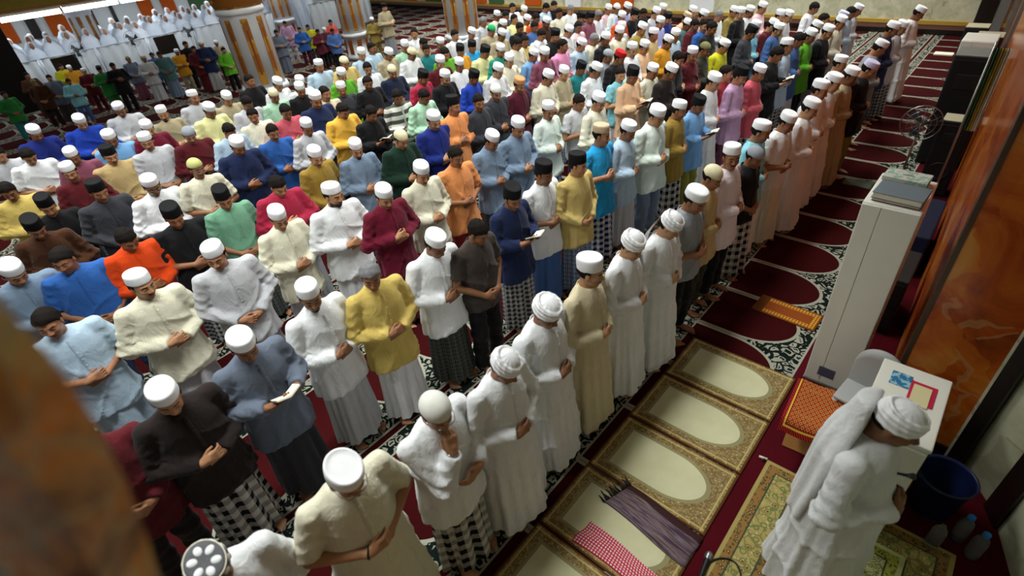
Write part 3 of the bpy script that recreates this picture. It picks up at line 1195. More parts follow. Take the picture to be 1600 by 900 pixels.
def column(cx, cy, D, label, dado=0.75, cap_z=2.15):
    """Eight-sided white column with raised gold panels, a dado and a gold capital."""
    e = empty('column', (cx, cy, 0), math.radians(22.5 + 45))
    tag(e, label, 'column', 'white and gold hall columns')
    R = D / 2 / math.cos(math.pi / 8) * 0.98

    def octa(r, z):
        return np.array([(r * math.cos(math.pi / 8 + i * math.pi / 4), r * math.sin(math.pi / 8 + i * math.pi / 4), z) for i in range(8)])

    def ring(name, prof, mat):
        V, Q, _ = loft([octa(r, z) for r, z in prof], True, True, True)
        return link(name, np_mesh(name, V, Q, smooth=False), e, mat)
    ring('shaft', [(R, dado), (R, CEIL - 0.6)], 'white_col')
    ring('plinth', [(R * 1.12, 0), (R * 1.12, 0.12), (R * 1.04, 0.14), (R * 1.04, dado - 0.06), (R * 1.14, dado - 0.05), (R * 1.14, dado + 0.03), (R, dado + 0.05)], 'white_col')
    ring('band', [(R * 1.02, cap_z - 0.10), (R * 1.10, cap_z - 0.08), (R * 1.10, cap_z + 0.02), (R * 1.04, cap_z + 0.03)], 'white_col')
    ring('capital', [(R * 1.03, cap_z + 0.02), (R * 1.12, cap_z + 0.10), (R * 1.22, cap_z + 0.5), (R * 1.26, cap_z + 0.55), (R * 1.26, cap_z + 0.8), (R * 1.03, cap_z + 0.85)], 'gold_panel')
    side = 2 * R * math.sin(math.pi / 8)
    ap = R * math.cos(math.pi / 8)
    bm = bmesh.new()
    box_bm(bm, 0, 0.02, -side * 0.20, side * 0.20, dado + 0.12, cap_z - 0.18, 0.006, 1)
    pm = bm_mesh('gold_panel', bm); pm.materials.append(MAT['gold_panel'])
    bm = bmesh.new()
    box_bm(bm, 0, 0.022, -side * 0.07, side * 0.07, dado + 0.35, cap_z - 0.42, 0.006, 1)
    rm = bm_mesh('rust_inlay', bm); rm.materials.append(MAT['gold_panel_red'])
    bm = bmesh.new()
    box_bm(bm, 0, 0.02, -side * 0.24, side * 0.24, 0.18, dado - 0.12, 0.006, 1)
    dm = bm_mesh('dado_panel', bm); dm.materials.append(MAT['gold_panel_red'])
    um = pm.copy(); um.name = 'upper_panel'
    for i in range(8):
        a = i * math.pi / 4 + math.pi / 4
        for nm, me, off, dz in (('gold_panel', pm, 0.0, 0), ('dado_panel', dm, R * 0.04, 0)):
            o = link(nm, me, e)
            o.location = (math.cos(a) * (ap + off), math.sin(a) * (ap + off), dz)
            o.rotation_euler = (0, 0, a)
            if nm == 'gold_panel':
                r = link('rust_inlay', rm, o)
                r.location = (0.002, 0, 0)


column(-13.9, 6.05, 0.98, 'large white column with gold inlaid panels and wide gold capital', 0.5, 2.25)
column(-12.1, 11.35, 0.88, 'white and gold column at top centre beside the empty carpet', 0.75, 3.0)
column(-16.2, 10.45, 0.72, 'slimmer white and gold column right of the group of children', 0.72, 3.0)
column(-24.0, 5.10, 0.72, 'slim gold-striped column standing among the white-robed crowd at left', 0.78, 2.05)
column(-21.8, 11.05, 0.72, 'slim gold-striped column just behind the large column', 0.78, 3.0)

# dark drape post at the far left
e = box('dark_curtain', -20.9, -20.7, 1.75, 2.55, 0.0, 2.55, plain('dark_curtain_cloth', '#14100e', 0.9, 0.1, 0, 0.2, 12))
tag(e, 'tall dark curtain hanging at the far left edge', 'curtain')

# the marble parapet right in front of the lens, lower left
pn = Vector((_d.x, _d.y, 0)).normalized()
pt = Vector((pn.y, -pn.x, 0))
pc = Vector((0, 0, CAM_Z)) + pn * 0.26
edge_px = [(-150, 330), (-70, 420), (0, 502), (28, 525), (80, 585), (128, 648), (160, 697), (200, 770), (232, 840), (256, 905), (280, 990), (296, 1080)]
poly = []
for (x, y) in edge_px:
    w_ = at_plane(x - 30, y + 42, pc, pn)
    poly.append((w_.dot(pt), w_.z))
poly = [(poly[0][0] - 0.5, poly[0][1] + 0.02)] + poly + [(poly[-1][0] + 0.01, 0.0), (poly[0][0] - 0.5, 0.0)]
bm = bmesh.new()
fr = [bm.verts.new(pc * 1 + pt * (a - pc.dot(pt)) + Vector((0, 0, z - CAM_Z)) + pn * 0.03) for a, z in poly]
bk = [bm.verts.new(v.co - pn * 0.06) for v in fr]
bm.faces.new(fr); bm.faces.new(list(reversed(bk)))
for i in range(len(fr)):
    j = (i + 1) % len(fr)
    bm.faces.new((fr[i], bk[i], bk[j], fr[j]))
bmesh.ops.recalc_face_normals(bm, faces=bm.faces)
o = link('pulpit_parapet', bm_mesh('pulpit_parapet', bm), None, mat_marble('parapet_marble', [(0.36, srgb('#7d4c28')), (0.44, srgb('#c98440')), (0.50, srgb('#ea8a30')), (0.56, srgb('#dcb878')), (0.64, srgb('#9a9a8c'))], 9.0, '#c9b080'))
tag(o, 'blurred orange-brown marble parapet with curved edge at lower left', None, None, 'structure')

# ------------------------------------------------------------------ the worshippers
PAL = {  # name: (hex, words)
    'white': ('#dcdfe2', 'white'), 'cream': ('#d6d3bd', 'cream'), 'cream2': ('#cbc0a0', 'beige'), 'mint': ('#cfdcd4', 'pale mint'),
    'lgrey': ('#b6b8bd', 'light grey'), 'grey': ('#85898f', 'grey'), 'dgrey': ('#33343a', 'charcoal'), 'tan': ('#b39b6c', 'tan'), 'beige': ('#a3987c', 'grey-beige'),
    'pinkw': ('#d3c8cd', 'pale pink'), 'black': ('#131316', 'black'), 'aqua': ('#7fc0cf', 'aqua'), 'navy': ('#1a2547', 'navy blue'), 'slate': ('#5f6878', 'slate grey'),
    'yellow': ('#c5ad5f', 'mustard yellow'), 'dbrown': ('#241d1c', 'dark brown'), 'taupe': ('#3d3632', 'dark taupe'), 'khaki': ('#c3ad6b', 'khaki yellow'), 'bblue': ('#1f8fc7', 'bright blue'),
    'paleblue': ('#a9c0d4', 'pale blue'), 'mustard': ('#8f7430', 'mustard'), 'blue': ('#2a589e', 'blue'), 'red': ('#8e2c31', 'dull red'), 'lilac': ('#b592b4', 'lilac'),
    'pinkr': ('#b9525f', 'rose pink'), 'crimson': ('#641229', 'crimson'), 'magenta': ('#a02440', 'magenta pink'), 'peach': ('#d68a52', 'peach orange'), 'peachl': ('#d9b28e', 'pale peach'), 'bluegrey': ('#6f8298', 'blue-grey'),
    'maroon': ('#52151c', 'maroon'), 'mauve': ('#7a4456', 'mauve'), 'dolive': ('#2e3326', 'dark olive'), 'lime': ('#b9b821', 'lime yellow'), 'limeg': ('#579e24', 'lime green'), 'orange': ('#cf4312', 'bright orange'), 'orangered': ('#c24a24', 'orange red'),
    'seagreen': ('#6b9d82', 'sea green'), 'olivey': ('#8a7a3c', 'olive'), 'dgreen': ('#122c22', 'dark green'), 'brown': ('#3f2413', 'brown'), 'gold': ('#d8a63f', 'golden yellow'),
    'royal': ('#1a3a9e', 'royal blue'), 'rnavy': ('#18266e', 'deep blue'), 'lyellow': ('#d9d79c', 'light yellow'), 'teal': ('#1f7276', 'teal'), 'tealg': ('#4a6d70', 'grey-teal'), 'pink': ('#cf86ac', 'pink'), 'ppink': ('#d5b3ba', 'pale pink'), 'green': ('#2b7a3a', 'green'), 'salmon': ('#d9605a', 'salmon'),
    'skyblue': ('#6f9fd0', 'sky blue'), 'steel': ('#3f5f94', 'steel blue'), 'yell': ('#c9b41d', 'bright yellow'), 'mgreen': ('#9fc9ac', 'mint green'), 'lav': ('#a7a5d6', 'lavender'),
    'stripes': ('#bfc0b8', 'striped grey and white'), 'sweater': ('#1a2238', 'navy'), 'olive': ('#7b7a30', 'olive green'), 'dteal': ('#1d4f55', 'dark teal'), 'oran': ('#c58a22', 'amber'),
    'wine': ('#4a1424', 'wine red'), 'emer': ('#20806b', 'emerald'), 'skin_': ('#c9a58a', 'sand'),
}
HATS = {  # key: (mesh, hex, words)
    'w': ('kopiah', '#e8eaee', 'white cap'), 't': ('tall', '#eceef2', 'tall white cap'), 'u': ('turban', '#e9ebef', 'white turban'), 'k': ('knit', '#d9dbd3', 'white knitted cap'),
    'c': ('knit', '#d3cba8', 'cream knitted cap'), 's': ('songkok', '#0e0e11', 'black songkok'), 'h': (None, None, 'bare black hair'), 'g': (None, None, 'bare grey hair'),
    'b': ('kopiah', '#b8a387', 'beige cap'), 'y': ('knit', '#b9bd7a', 'light green cap'), 'G': ('knit', '#8d949c', 'grey cap'), 'o': ('knit', '#6b6846', 'olive cap'),
    'r': ('kopiah', '#b01c22', 'red cap'), 'n': ('knit', '#1f9c5c', 'green cap'), 'T': ('kopiah', '#c08a5c', 'tan cap'), 'l': ('kopiah', '#c3c0e0', 'lilac-white cap'), 'S': ('kopiah', '#dfe3ea', 'white embroidered cap'),
}
# px py hat top  options: R robe, s short sleeves, m mid sleeves, L/B/C/H pose low/book/chin/high, T:colour trousers, P:plaid, K:colour sarong, G glasses, f fat, b1-3 beard, hX head
PEOPLE = """
525 720 t cream R m G f b1 hE
676 620 k white C G f P:plaid_bw hB
782 550 u white R hE b2
852 466 u white R hB f
925 410 t cream2 R hC b1
988 365 u white R hB
1046 333 u white R hE
1087 294 w grey s hB T:black f
1115 260 c tan hB T:dolive
1152 230 w pinkw hD T:black b1
1182 230 G black s hB P:plaid_bw L
1192 192 w aqua hA K:white
1233 176 w white s hB K:cream
1268 155 w white R hB
1286 127 w white R hA
1305 116 w white R hB
1317 89 w white R hA
1331 106 w beige R hB
1357 95 l black hE T:olive
1375 63 w grey hE T:dgrey
1396 35 w navy hB
1411 33 w lgrey hB
1437 10 w white R hE
310 862 p white hE f
116 668 h maroon hB L T:dbrown
250 600 w dbrown hB P:plaid_bw f
372 520 w slate hB B K:dgrey f
482 445 w white hF K:lgrey b2
581 417 g yellow hF K:white
674 362 w white hE P:plaid_dark
742 347 h taupe s hE L T:black
800 292 s navy hB B P:plaid_grey
850 257 s white m hA K:steel b1
905 245 s khaki hC L P:plaid_blue
944 197 b bblue m hC P:plaid_bluew H
984 190 S paleblue hB K:lgrey
1029 165 w mint hB T:bluegrey f
1059 161 w mustard hA P:plaid_bw
1090 153 s skyblue hB B T:olive
1116 115 w white R hB
1137 107 h red hC T:maroon
1158 106 s lilac hB T:mauve
1187 102 w pinkr hB P:plaid_bw
335 383 w lgrey hF L K:grey f
430 325 w cream hB K:lgrey
517 292 w white hC b3 f K:white
598 291 w crimson hB H K:maroon
657 255 w cream hB b1
712 234 h peach m hA T:red
765 205 w bluegrey hE
809 185 w bluegrey hB
859 161 w mint hF
905 150 h lgrey s hB H
935 146 w cream hB
972 108 h aqua s hF H
989 106 s peachl hB B
1020 101 w cream hB
1046 100 w dbrown hE
1060 83 h black hB H
1085 75 w maroon hF
1102 67 o dolive hB
1130 62 w lime hE
71 490 h paleblue m hF f K:paleblue
211 432 w cream hC f K:lgrey b1
97 393 h blue m hF f T:navy L
187 361 h orange hE
265 322 s black m hB f
344 295 s seagreen m hB L
429 277 h magenta hE H
489 231 w mustard hB L b1
555 219 w bluegrey hB b2
622 203 c dgreen hE
676 175 w rnavy hB f
712 153 s peach hC H
749 150 h dgrey hF
777 132 k dgrey hB
812 122 T wine hB
851 110 w cream hE
879 105 w beige hB
904 98 s teal hE L
929 99 w white hE
950 78 G grey hB
966 79 r black hE
990 68 w white hF
1007 64 w peachl hB
1022 46 w tan hA L
1042 56 w oran hE
1056 46 w paleblue hB
1074 30 w tealg hE
1087 32 h maroon hB
1101 32 h blue hF
1112 35 h black hB
4 409 w bluegrey hE f
44 340 s brown hE
66 308 s black m hB
146 287 s dgrey hA f L
230 276 w white hB G f
302 252 y cream m hC G
365 214 w navy hE f
424 198 h blue hA
477 187 w lgrey hB
531 163 h gold hE f
576 167 h black hE B
620 142 h stripes hB
659 141 h mgreen hE
694 111 w black hB f
737 111 s royal hE
775 100 w white hE
795 85 w cream hB
831 77 w skyblue hE
851 75 w mauve hB
879 65 h pink hC f
906 61 w paleblue hE
927 54 g cream hE
946 52 w black hB
970 42 w cream hB
979 35 w lgrey hF
1000 35 w olivey hE
1026 27 w lav hB
1010 31 h lgrey hA
1045 22 s rnavy hB
1070 20 b peachl hE
1082 11 w dgrey hB
1096 16 w white hE
1124 18 g white hB
1147 11 w olivey hB
1160 13 w black hF
1172 10 w white hB
1172 41 s dgrey hE
1181 33 w aqua hB
1192 4 w ppink hB
1207 30 w maroon hE
1217 37 w steel hB
1222 17 w beige hF
1233 17 w white hB
1250 52 h steel hE
1269 46 w limeg hB
1215 74 h black hE B
1234 62 w paleblue hC
1282 34 w lgrey hE
1286 40 w black hB
1272 5 h white hE
1296 25 h white hC
1307 25 w cream hB
1315 18 l wine hE
1330 13 h paleblue hB
1340 7 w lgrey hE
37 234 h white m hE f
-6 232 h lgrey hB
8 288 h yellow hB
105 257 w maroon hF
109 232 w mauve hB
166 232 s tan hA f L
226 210 w lgrey m hF f L
168 205 w skyblue hB f
292 199 G maroon hB f
226 190 w crimson hB
352 195 h paleblue hE
395 172 h cream hF
444 165 h pinkr hB H
425 139 c mgreen hB b1
490 144 w navy hB f
506 139 h cream2 hC
534 130 w dgrey hF
575 122 h black hF f
612 102 c sweater hB
657 111 s magenta hE
687 88 w maroon hB f
717 92 w white hB
755 72 s lyellow hE f
782 70 w emer hB
806 60 h cream hE
822 58 h khaki hF
844 47 h white hE
867 47 s black hB f
887 40 w white hE
905 36 h ppink hF
922 20 s mauve hB
934 17 g white hE
951 8 w ppink hB
972 19 w orangered hB
990 15 s black hE
1006 15 h black hB
1024 12 w lgrey hE
1036 7 w navy hB
964 6 k mint hB
979 5 w lav hE
906 20 s dteal hE
45 197 w rnavy hE f
119 180 w royal hE f
184 161 w lgrey hB f
252 168 w beige hF b2
299 144 w lgrey hC f
350 144 w beige hE
321 162 w lyellow hE f
381 152 h lgrey hE H
388 120 h black hC
429 122 w white hE L
467 120 w white hB
467 130 w black hB
497 95 w paleblue hA f
536 89 c khaki hB f
532 108 w limeg hB
564 76 w paleblue hB
580 70 h paleblue hC
575 100 h white hF
604 76 w beige hE
632 64 w mgreen hB
640 75 c white hE
649 47 h white hD
659 61 h beige hE
667 72 h teal hF
687 60 w maroon hB
695 76 h limeg hB
710 49 h white hA
719 71 s oran hB
735 44 w lgrey hE
737 65 s bblue hB
755 28 g lgrey hB
766 39 n beige hE
776 18 w cream hB
782 46 w beige hE
786 32 w paleblue hB
790 19 h dgrey hB
804 25 h lyellow hC
812 37 h black hB f
822 24 w lyellow hE
817 10 w white hE
802 7 h white hF
835 35 h steel hB
852 27 w brown hE
838 22 h orangered hB
875 15 h cream hF
892 9 g white hB
866 3 h black hB
852 6 h paleblue hE
"""
KIDS = """
5 147 h green 1.10 T:teal
41 117 h brown 1.15 T:brown
54 127 o brown 1.15 T:dbrown
77 120 h slate 1.15 K:taupe
94 103 h lime 1.15 T:black
109 105 w oran 1.10 T:maroon
107 126 h aqua 1.05 T:steel
132 110 w maroon 1.10 T:maroon
155 107 s green 1.15 T:green
176 101 h black 1.22 T:black
200 92 o slate 1.10 K:mauve
225 91 b lgrey 1.15 K:lgrey
238 85 h steel 1.10 T:navy
250 83 h tealg 1.20 K:bluegrey
276 80 w oran 1.12 T:beige
289 68 h black 1.25 T:black
304 75 h maroon 1.20 K:maroon
315 67 w navy 1.30 K:lgrey
349 77 h limeg 1.12 T:black
338 66 w beige 1.12 T:brown
432 49 h slate 1.20 K:slate
446 35 h lilac 1.20 T:lgrey
469 45 h blue 1.10 T:wine
482 41 h lime 1.10 T:dgrey
496 48 h wine 1.10 T:black
508 46 w wine 1.05 T:black
516 33 h salmon 1.15 T:maroon
520 47 h steel 1.10 T:black
582 30 w olivey 1.15 T:olivey
600 10 s beige 1.45 K:grey
"""
ORD = ['zeroth', 'first', 'second', 'third', 'fourth', 'fifth', 'sixth', 'seventh', 'eighth', 'ninth', 'tenth', 'eleventh', 'twelfth', 'thirteenth', 'fourteenth', 'fifteenth', 'sixteenth', 'seventeenth', 'eighteenth', 'nineteenth', 'twentieth']
TENS = {20: 'twenty', 30: 'thirty'}


def ordinal(n):
    if n <= 20:
        return ORD[n]
    t, r = n // 10 * 10, n % 10
    return (TENS[t] + '-' + ORD[r]) if r else ('thirtieth' if t == 30 else 'fortieth')


def colr(name):
    return srgb(PAL[name][0])


def make_striped(name, a, b, f):
    k = M(name, 0.9, 0.1)
    X, Y, Z = k.xyz(k.coord())
    k.base(k.mix((Z * f).frac().lt(0.5), a, b))
    return k.mat


MAT['stripes'] = make_striped('striped_jersey', srgb('#c9c9c0'), srgb('#4c4e48'), 8.5)

rows = {}
specs = []
for ln in PEOPLE.strip().splitlines():
    t = ln.split()
    px, py, hat, top, opts = float(t[0]), float(t[1]), t[2], t[3], t[4:]
    s = 0.975 + random.uniform(-0.012, 0.012)
    if py > 840:
        s = 0.96
    zc = (1.655 if hat not in 'hg' else 1.635) * s
    p = at_z(px, py, zc)
    sp = dict(px=px, py=py, hat=hat, top=top, opts=opts, s=s, dx=0.0, dy=0.0, zk=zc / s)
    specs.append(sp)


def settle(sp):
    p = at_z(sp['px'], sp['py'], sp['zk'] * sp['s'])
    sp['x'], sp['y'] = p.x - 0.05 + sp['dx'], p.y + sp['dy']


for sp in specs:
    settle(sp)
# neighbours that stand too close differ in height: the rear one is shorter and farther away
for it in range(60):
    moved = False
    for i, a in enumerate(specs):
        for b in specs[i + 1:]:
            dx, dy = a['x'] - b['x'], a['y'] - b['y']
            q = math.hypot(dx / 0.80, dy)
            near = min(a['y'], b['y']) < 4.5 and min(-a['x'], -b['x']) < 7
            if q < (0.37 if near else 0.45):
                moved = True
                f, n_ = (a, b) if a['x'] ** 2 + a['y'] ** 2 > b['x'] ** 2 + b['y'] ** 2 else (b, a)
                f['s'] = max(0.955 if near else 0.90, f['s'] - 0.003)
                n_['s'] = min(0.99 if near else 1.02, n_['s'] + 0.003)
                if it > (35 if near else 15):
                    k_ = 0.012 / max(q, 0.05)
                    a['dx'] += dx * k_; a['dy'] += dy * k_; b['dx'] -= dx * k_; b['dy'] -= dy * k_
                settle(a); settle(b)
    if not moved:
        break
for sp in specs:
    xr = sp['x'] + 0.05 - 0.045 * max(sp['y'] - 3, 0) * min(1, (-sp['x'] - 1.65) / 2)      # undo the drift of the far ends of the rows
    sp['row'] = max(1, round((-1.65 - xr) / 1.24) + 1)
    rows.setdefault(sp['row'], []).append(sp)
for r, L in rows.items():
    L.sort(key=lambda q: q['y'])
    for i, q in enumerate(L):
        q['n'] = i + 1

LOWDEF = [('K', 'lgrey'), ('T', 'black'), ('T', 'dgrey'), ('P', 'plaid_grey'), ('P', 'plaid_dark'), ('K', 'grey'), ('P', 'plaid_blue'), ('T', 'navy'), ('K', 'slate')]
BOOKS = []
for i, sp in enumerate(specs):
    o = sp['opts']
    robe = 'R' in o
    sleeve = 'short' if 's' in o else 'mid' if 'm' in o else 'long'
    pose = 'low' if 'L' in o else 'book' if 'B' in o else 'chin' if 'C' in o else 'high' if 'H' in o else 'fold'
    hp = next((q[1] for q in o if q[0] == 'h' and len(q) == 2), 'B')
    beard = next((int(q[1]) for q in o if q[0] == 'b' and len(q) == 2), 0)
    low = next((tuple(q.split(':')) for q in o if ':' in q), LOWDEF[i % len(LOWDEF)])
    if low[0] == 'T':
        lower, lc = 'trousers', colr(low[1])
    elif low[0] == 'K':
        lower, lc = 'cloth', colr(low[1])
    else:
        lower, lc = low[1], (1, 1, 1)
    kind = 'robe' if robe else ('shirt' if sleeve == 'short' else 'tunic')
    hem = 0.07 if robe else (0.78 if sleeve == 'short' else 0.66)
    hk, hh, hw = HATS.get(sp['hat'], ('kopiah', '#d9dde2', 'white cap with round grey motifs'))
    words = PAL[sp['top']][1]
    gw = 'robe' if robe else ('short-sleeved shirt' if sleeve == 'short' else 'tunic')
    extra = ' reading a book' if pose == 'book' else ' with hand on chin' if pose == 'chin' else ''
    rn = 'front' if sp['row'] == 1 else ordinal(sp['row'])
    lab = f"person in {words} {gw} and {hw}{extra}, {ordinal(sp['n'])} in {rn} row"
    near = sp['y'] < 7 and -sp['x'] < 7.5
    rz = math.radians(random.uniform(-7, 7))
    ek = build_person(lab, (sp['x'], sp['y'], 0), rz, sp['s'], hk, srgb(hh) if hh else None, colr(sp['top']), (kind, sleeve, hem), lower, lc, pose, hp,
                      beard=beard, skin=random.randrange(6), fat=(random.uniform(1.03, 1.08) if 'f' in o else random.uniform(0.94, 1.00)), glasses='G' in o, detail=near,
                      seed=i, haircol=srgb('#77777a') if sp['hat'] == 'g' else None, group='worshippers standing in rows')
    sp['obj'] = ek
    if sp['top'] == 'stripes':
        for c in ek.children:
            if c.name.startswith('tunic'):
                c.data = c.data.copy(); c.data.materials[0] = MAT['stripes']
    if pose == 'book':
        BOOKS.append(sp)

nk = 0
for ln in KIDS.strip().splitlines():
    t = ln.split()
    px, py, hat, top, h = float(t[0]), float(t[1]), t[2], t[3], float(t[4])
    s = h / 1.60
    p = at_z(px, py, h)
    low = t[5].split(':')
    hk, hh, hw = HATS[hat]
    nk += 1
    side = 'left' if px < 380 else 'open carpet'
    n_ = nk if px < 380 else nk - 20
    lab = f"child in {PAL[top][1]} tunic and {hw}, {ordinal(n_)} child " + ('at far left' if px < 380 else 'beyond the large column')
    build_person(lab, (p.x - 0.05, p.y, 0), math.radians(random.uniform(-25, 15)), s, hk, srgb(hh) if hh else None, colr(top), ('tunic', 'long', 0.66),
                 'trousers' if low[0] == 'T' else 'cloth', colr(low[1]), random.choice(['fold', 'low', 'high']), random.choice('ABCF'), skin=random.randrange(6),
                 fat=1.06, seed=nk, group='children standing at the back')


# white-robed crowd at the rear: hooded prayer robes
def hood_robe_mesh():
    def F(X, Y, Z):
        th = np.arctan2(Y, X)
        zz = np.clip(Z, 0, 1.5)
        a = np.interp(zz, [0, 0.5, 1.0, 1.25, 1.36, 1.5], [.24, .23, .21, .17, .12, .09]).astype(np.float32)
        b = np.interp(zz, [0, 0.5, 1.0, 1.25, 1.36, 1.5], [.28, .28, .27, .25, .17, .09]).astype(np.float32)
        d = (np.sqrt((X / a) ** 2 + (Y / b) ** 2) - 1) * 0.2 + 0.014 * np.sin(9 * th + 3 * Z) * np.clip(1.3 - Z, 0, 1)
        d = np.maximum(d, Z - 1.42)
        d = smin(d, ell_(X, Y, Z, (0.01, 0, 1.50), (0.112, 0.095, 0.128)), 0.03)
        d = smax(d, -ell_(X, Y, Z, (0.14, 0, 1.50), (0.075, 0.060, 0.078)), 0.01)
        return np.maximum(d, 0.03 - Z)
    V, Q = surfnet(F, (-0.34, -0.36, 0), (0.34, 0.36, 1.68), 0.02)
    me = np_mesh('prayer_robe', V, Q)
    me.materials.append(MAT['cloth'])
    return me


HOOD = hood_robe_mesh()


def face_mesh():
    V, Q = surfnet(lambda x, y, z: smin(head_sdf(x, y, z), cap_(x, y, z, (-.02, 0, -.05), (-.03, 0, -.2), .05, .05), .02), (-0.14, -0.12, -0.2), (0.14, 0.12, 0.14), 0.012)
    me = np_mesh('body', V, Q)
    me.materials.append(MAT['skin'])
    return me


FACE = face_mesh()
wn = 0
for r, X0 in enumerate((-22.7, -23.7, -24.8)):
    for y in np.arange(1.2 + 0.2 * r, 13.2, 0.50):
        x = X0 + random.uniform(-0.15, 0.15)
        yy = y + random.uniform(-0.06, 0.06)
        if math.hypot(x + 24.0, yy - 5.1) < 0.75 or math.hypot(x + 21.8, yy - 11.05) < 0.7:
            continue
        e = empty('person', (x, float(yy), 0), math.radians(random.uniform(-15, 15)))
        s = random.uniform(0.94, 1.02)
        e.scale = (s, s, s)
        tag(e, 'person in a hooded white prayer robe in the crowd at the rear', 'person', 'white-robed worshippers at the rear')
        link('prayer_robe', HOOD, e, None, srgb(random.choice(['#d3dbe4', '#cdd6e0', '#dde2e8'])))
        f = link('body', FACE, e, None, SKINS[random.randrange(6)])
        f.location = (0.035, 0, 1.50)

# ------------------------------------------------------------------ open books in readers' hands
def open_book_meshes():
    cov = bmesh.new()
    pg = bmesh.new()
    for s in (-1, 1):
        for bm, z0, z1, w_, l in ((cov, 0.0, 0.004, 0.088, 0.066), (pg, 0.004, 0.016, 0.083, 0.062)):
            r = bmesh.ops.create_cube(bm, size=1)
            for v in r['verts']:
                y = s * (0.002 + (v.co.y + 0.5) * w_) if s > 0 else -(0.002 + (0.5 - v.co.y) * w_)
                v.co = Vector((v.co.x * 2 * l, y, z0 + (v.co.z + 0.5) * (z1 - z0) + abs(y) * 0.32 * (1 if True else 0)))
    bmesh.ops.recalc_face_normals(cov, faces=cov.faces)
    bmesh.ops.recalc_face_normals(pg, faces=pg.faces)
    a, b = bm_mesh('cover', cov), bm_mesh('pages', pg)
    return a, b


COV, PG = open_book_meshes()
COV.materials.append(plain('book_cover', '#2a1f16', 0.5, 0.3, 0, 0.2, 40))
PG.materials.append(MAT['paper'])
for sp in BOOKS:
    P = sp['obj']
    bpy.context.view_layer.update()
    Mw = P.matrix_world @ Matrix.Translation((0.335, 0.0, 1.205)) @ Matrix.Rotation(math.radians(-28), 4, 'Y')
    e = empty('book')
    e.matrix_world = Mw
    tag(e, f"small open book held by the person in {PAL[sp['top']][1]}, {ordinal(sp['row'])} row", 'book', 'open books held by worshippers')
    link('cover', COV, e)
    link('pages', PG, e)

# round motifs on the patterned cap, nearest person
SPN = [q for q in specs if q['hat'] == 'p'][0]['obj']
capo = [c for c in SPN.children if c.name.startswith('cap')][0]
dm = lathe_mesh('cap_motif', [(0.001, 0.003), (0.015, 0.003), (0.018, 0.0)], 16, 1.2, 0.95, cap0=True)
dm.materials.append(plain('cap_motif_white', '#eceef2', 0.8))
ring_m = plain('cap_ground', '#5e6064', 0.8, 0.2, 0, 0.3, 90)
capo.data = capo.data.copy()
capo.data.materials.clear()
capo.data.materials.append(ring_m)
tl = Matrix.Rotation(math.radians(8), 4, 'Y')
TB_ = Matrix.Translation((-0.013, 0, 0)) @ Matrix.Rotation(math.radians(-8), 4, 'Y')
for i in range(6):
    a = i * math.pi / 3
    o = link('cap_motif', dm, capo)
    o.matrix_local = TB_ @ Matrix.Translation((0.054 * math.cos(a), 0.045 * math.sin(a), 0.1305)) @ Matrix.Rotation(a, 4, 'Z')
for i in range(11):
    a = i * 2 * math.pi / 11
    o = link('cap_motif', dm, capo)
    o.matrix_local = TB_ @ Matrix.Translation((0.1035 * math.cos(a), 0.0865 * math.sin(a), 0.090)) @ Matrix.Rotation(a, 4, 'Z') @ Matrix.Rotation(math.pi / 2 * 0.95, 4, 'Y')
rt = link('cap_ring', tube_mesh('cap_ring', [(0.097 * math.cos(a), 0.081 * math.sin(a), 0.121) for a in np.linspace(0, 2 * math.pi, 41)[:-1]], 0.0035, 6, True), capo, 'paper')
rt.matrix_local = TB_

# wrist watches
for (px, py, side) in ((525, 720, 'R'), (676, 620, 'R')):
    q = [s_ for s_ in specs if s_['px'] == px][0]
    A = POSES['chin' if px == 676 else 'fold'][side]
    u_ = Vector((A['w'] - A['e']).tolist()).normalized()
    wo = link('wrist_watch', tube_mesh('wrist_watch', [(0.030 * math.cos(a), 0.030 * math.sin(a), 0) for a in np.linspace(0, 2 * math.pi, 25)[:-1]], 0.006, 8, True), q['obj'], 'metal' if px == 676 else 'black_plastic')
    wo.matrix_local = Matrix.Translation(Vector(A['w'].tolist()) - u_ * 0.005) @ u_.to_track_quat('Z', 'Y').to_matrix().to_4x4()

# turban tail of the seventh man in the front row
q = [s_ for s_ in specs if s_['px'] == 1046][0]
V, Q = [], []
T0 = head_matrix('E') @ Vector((-0.112, 0, 0.045))
for i, t in enumerate(np.linspace(0, 1, 9)):
    for j, yy in enumerate((-0.035, -0.012, 0.012, 0.035)):
        V.append((T0.x - (0.17 + T0.x) * math.sin(t * 1.57) - 0.004 * (j % 2), yy * (1 + 0.5 * t), T0.z + (1.27 - T0.z) * t))
for i in range(8):
    for j in range(3):
        Q.append((i * 4 + j, i * 4 + j + 1, i * 4 + 5 + j, i * 4 + 4 + j))
n0 = len(V)
V += [(x - 0.006, y, z) for x, y, z in V]
Q += [tuple(n0 + k for k in reversed(qq)) for qq in Q]
tm = np_mesh('turban_tail', np.array(V), np.array(Q))
link('turban_tail', tm, q['obj'], 'cap', srgb('#e9ebef'))


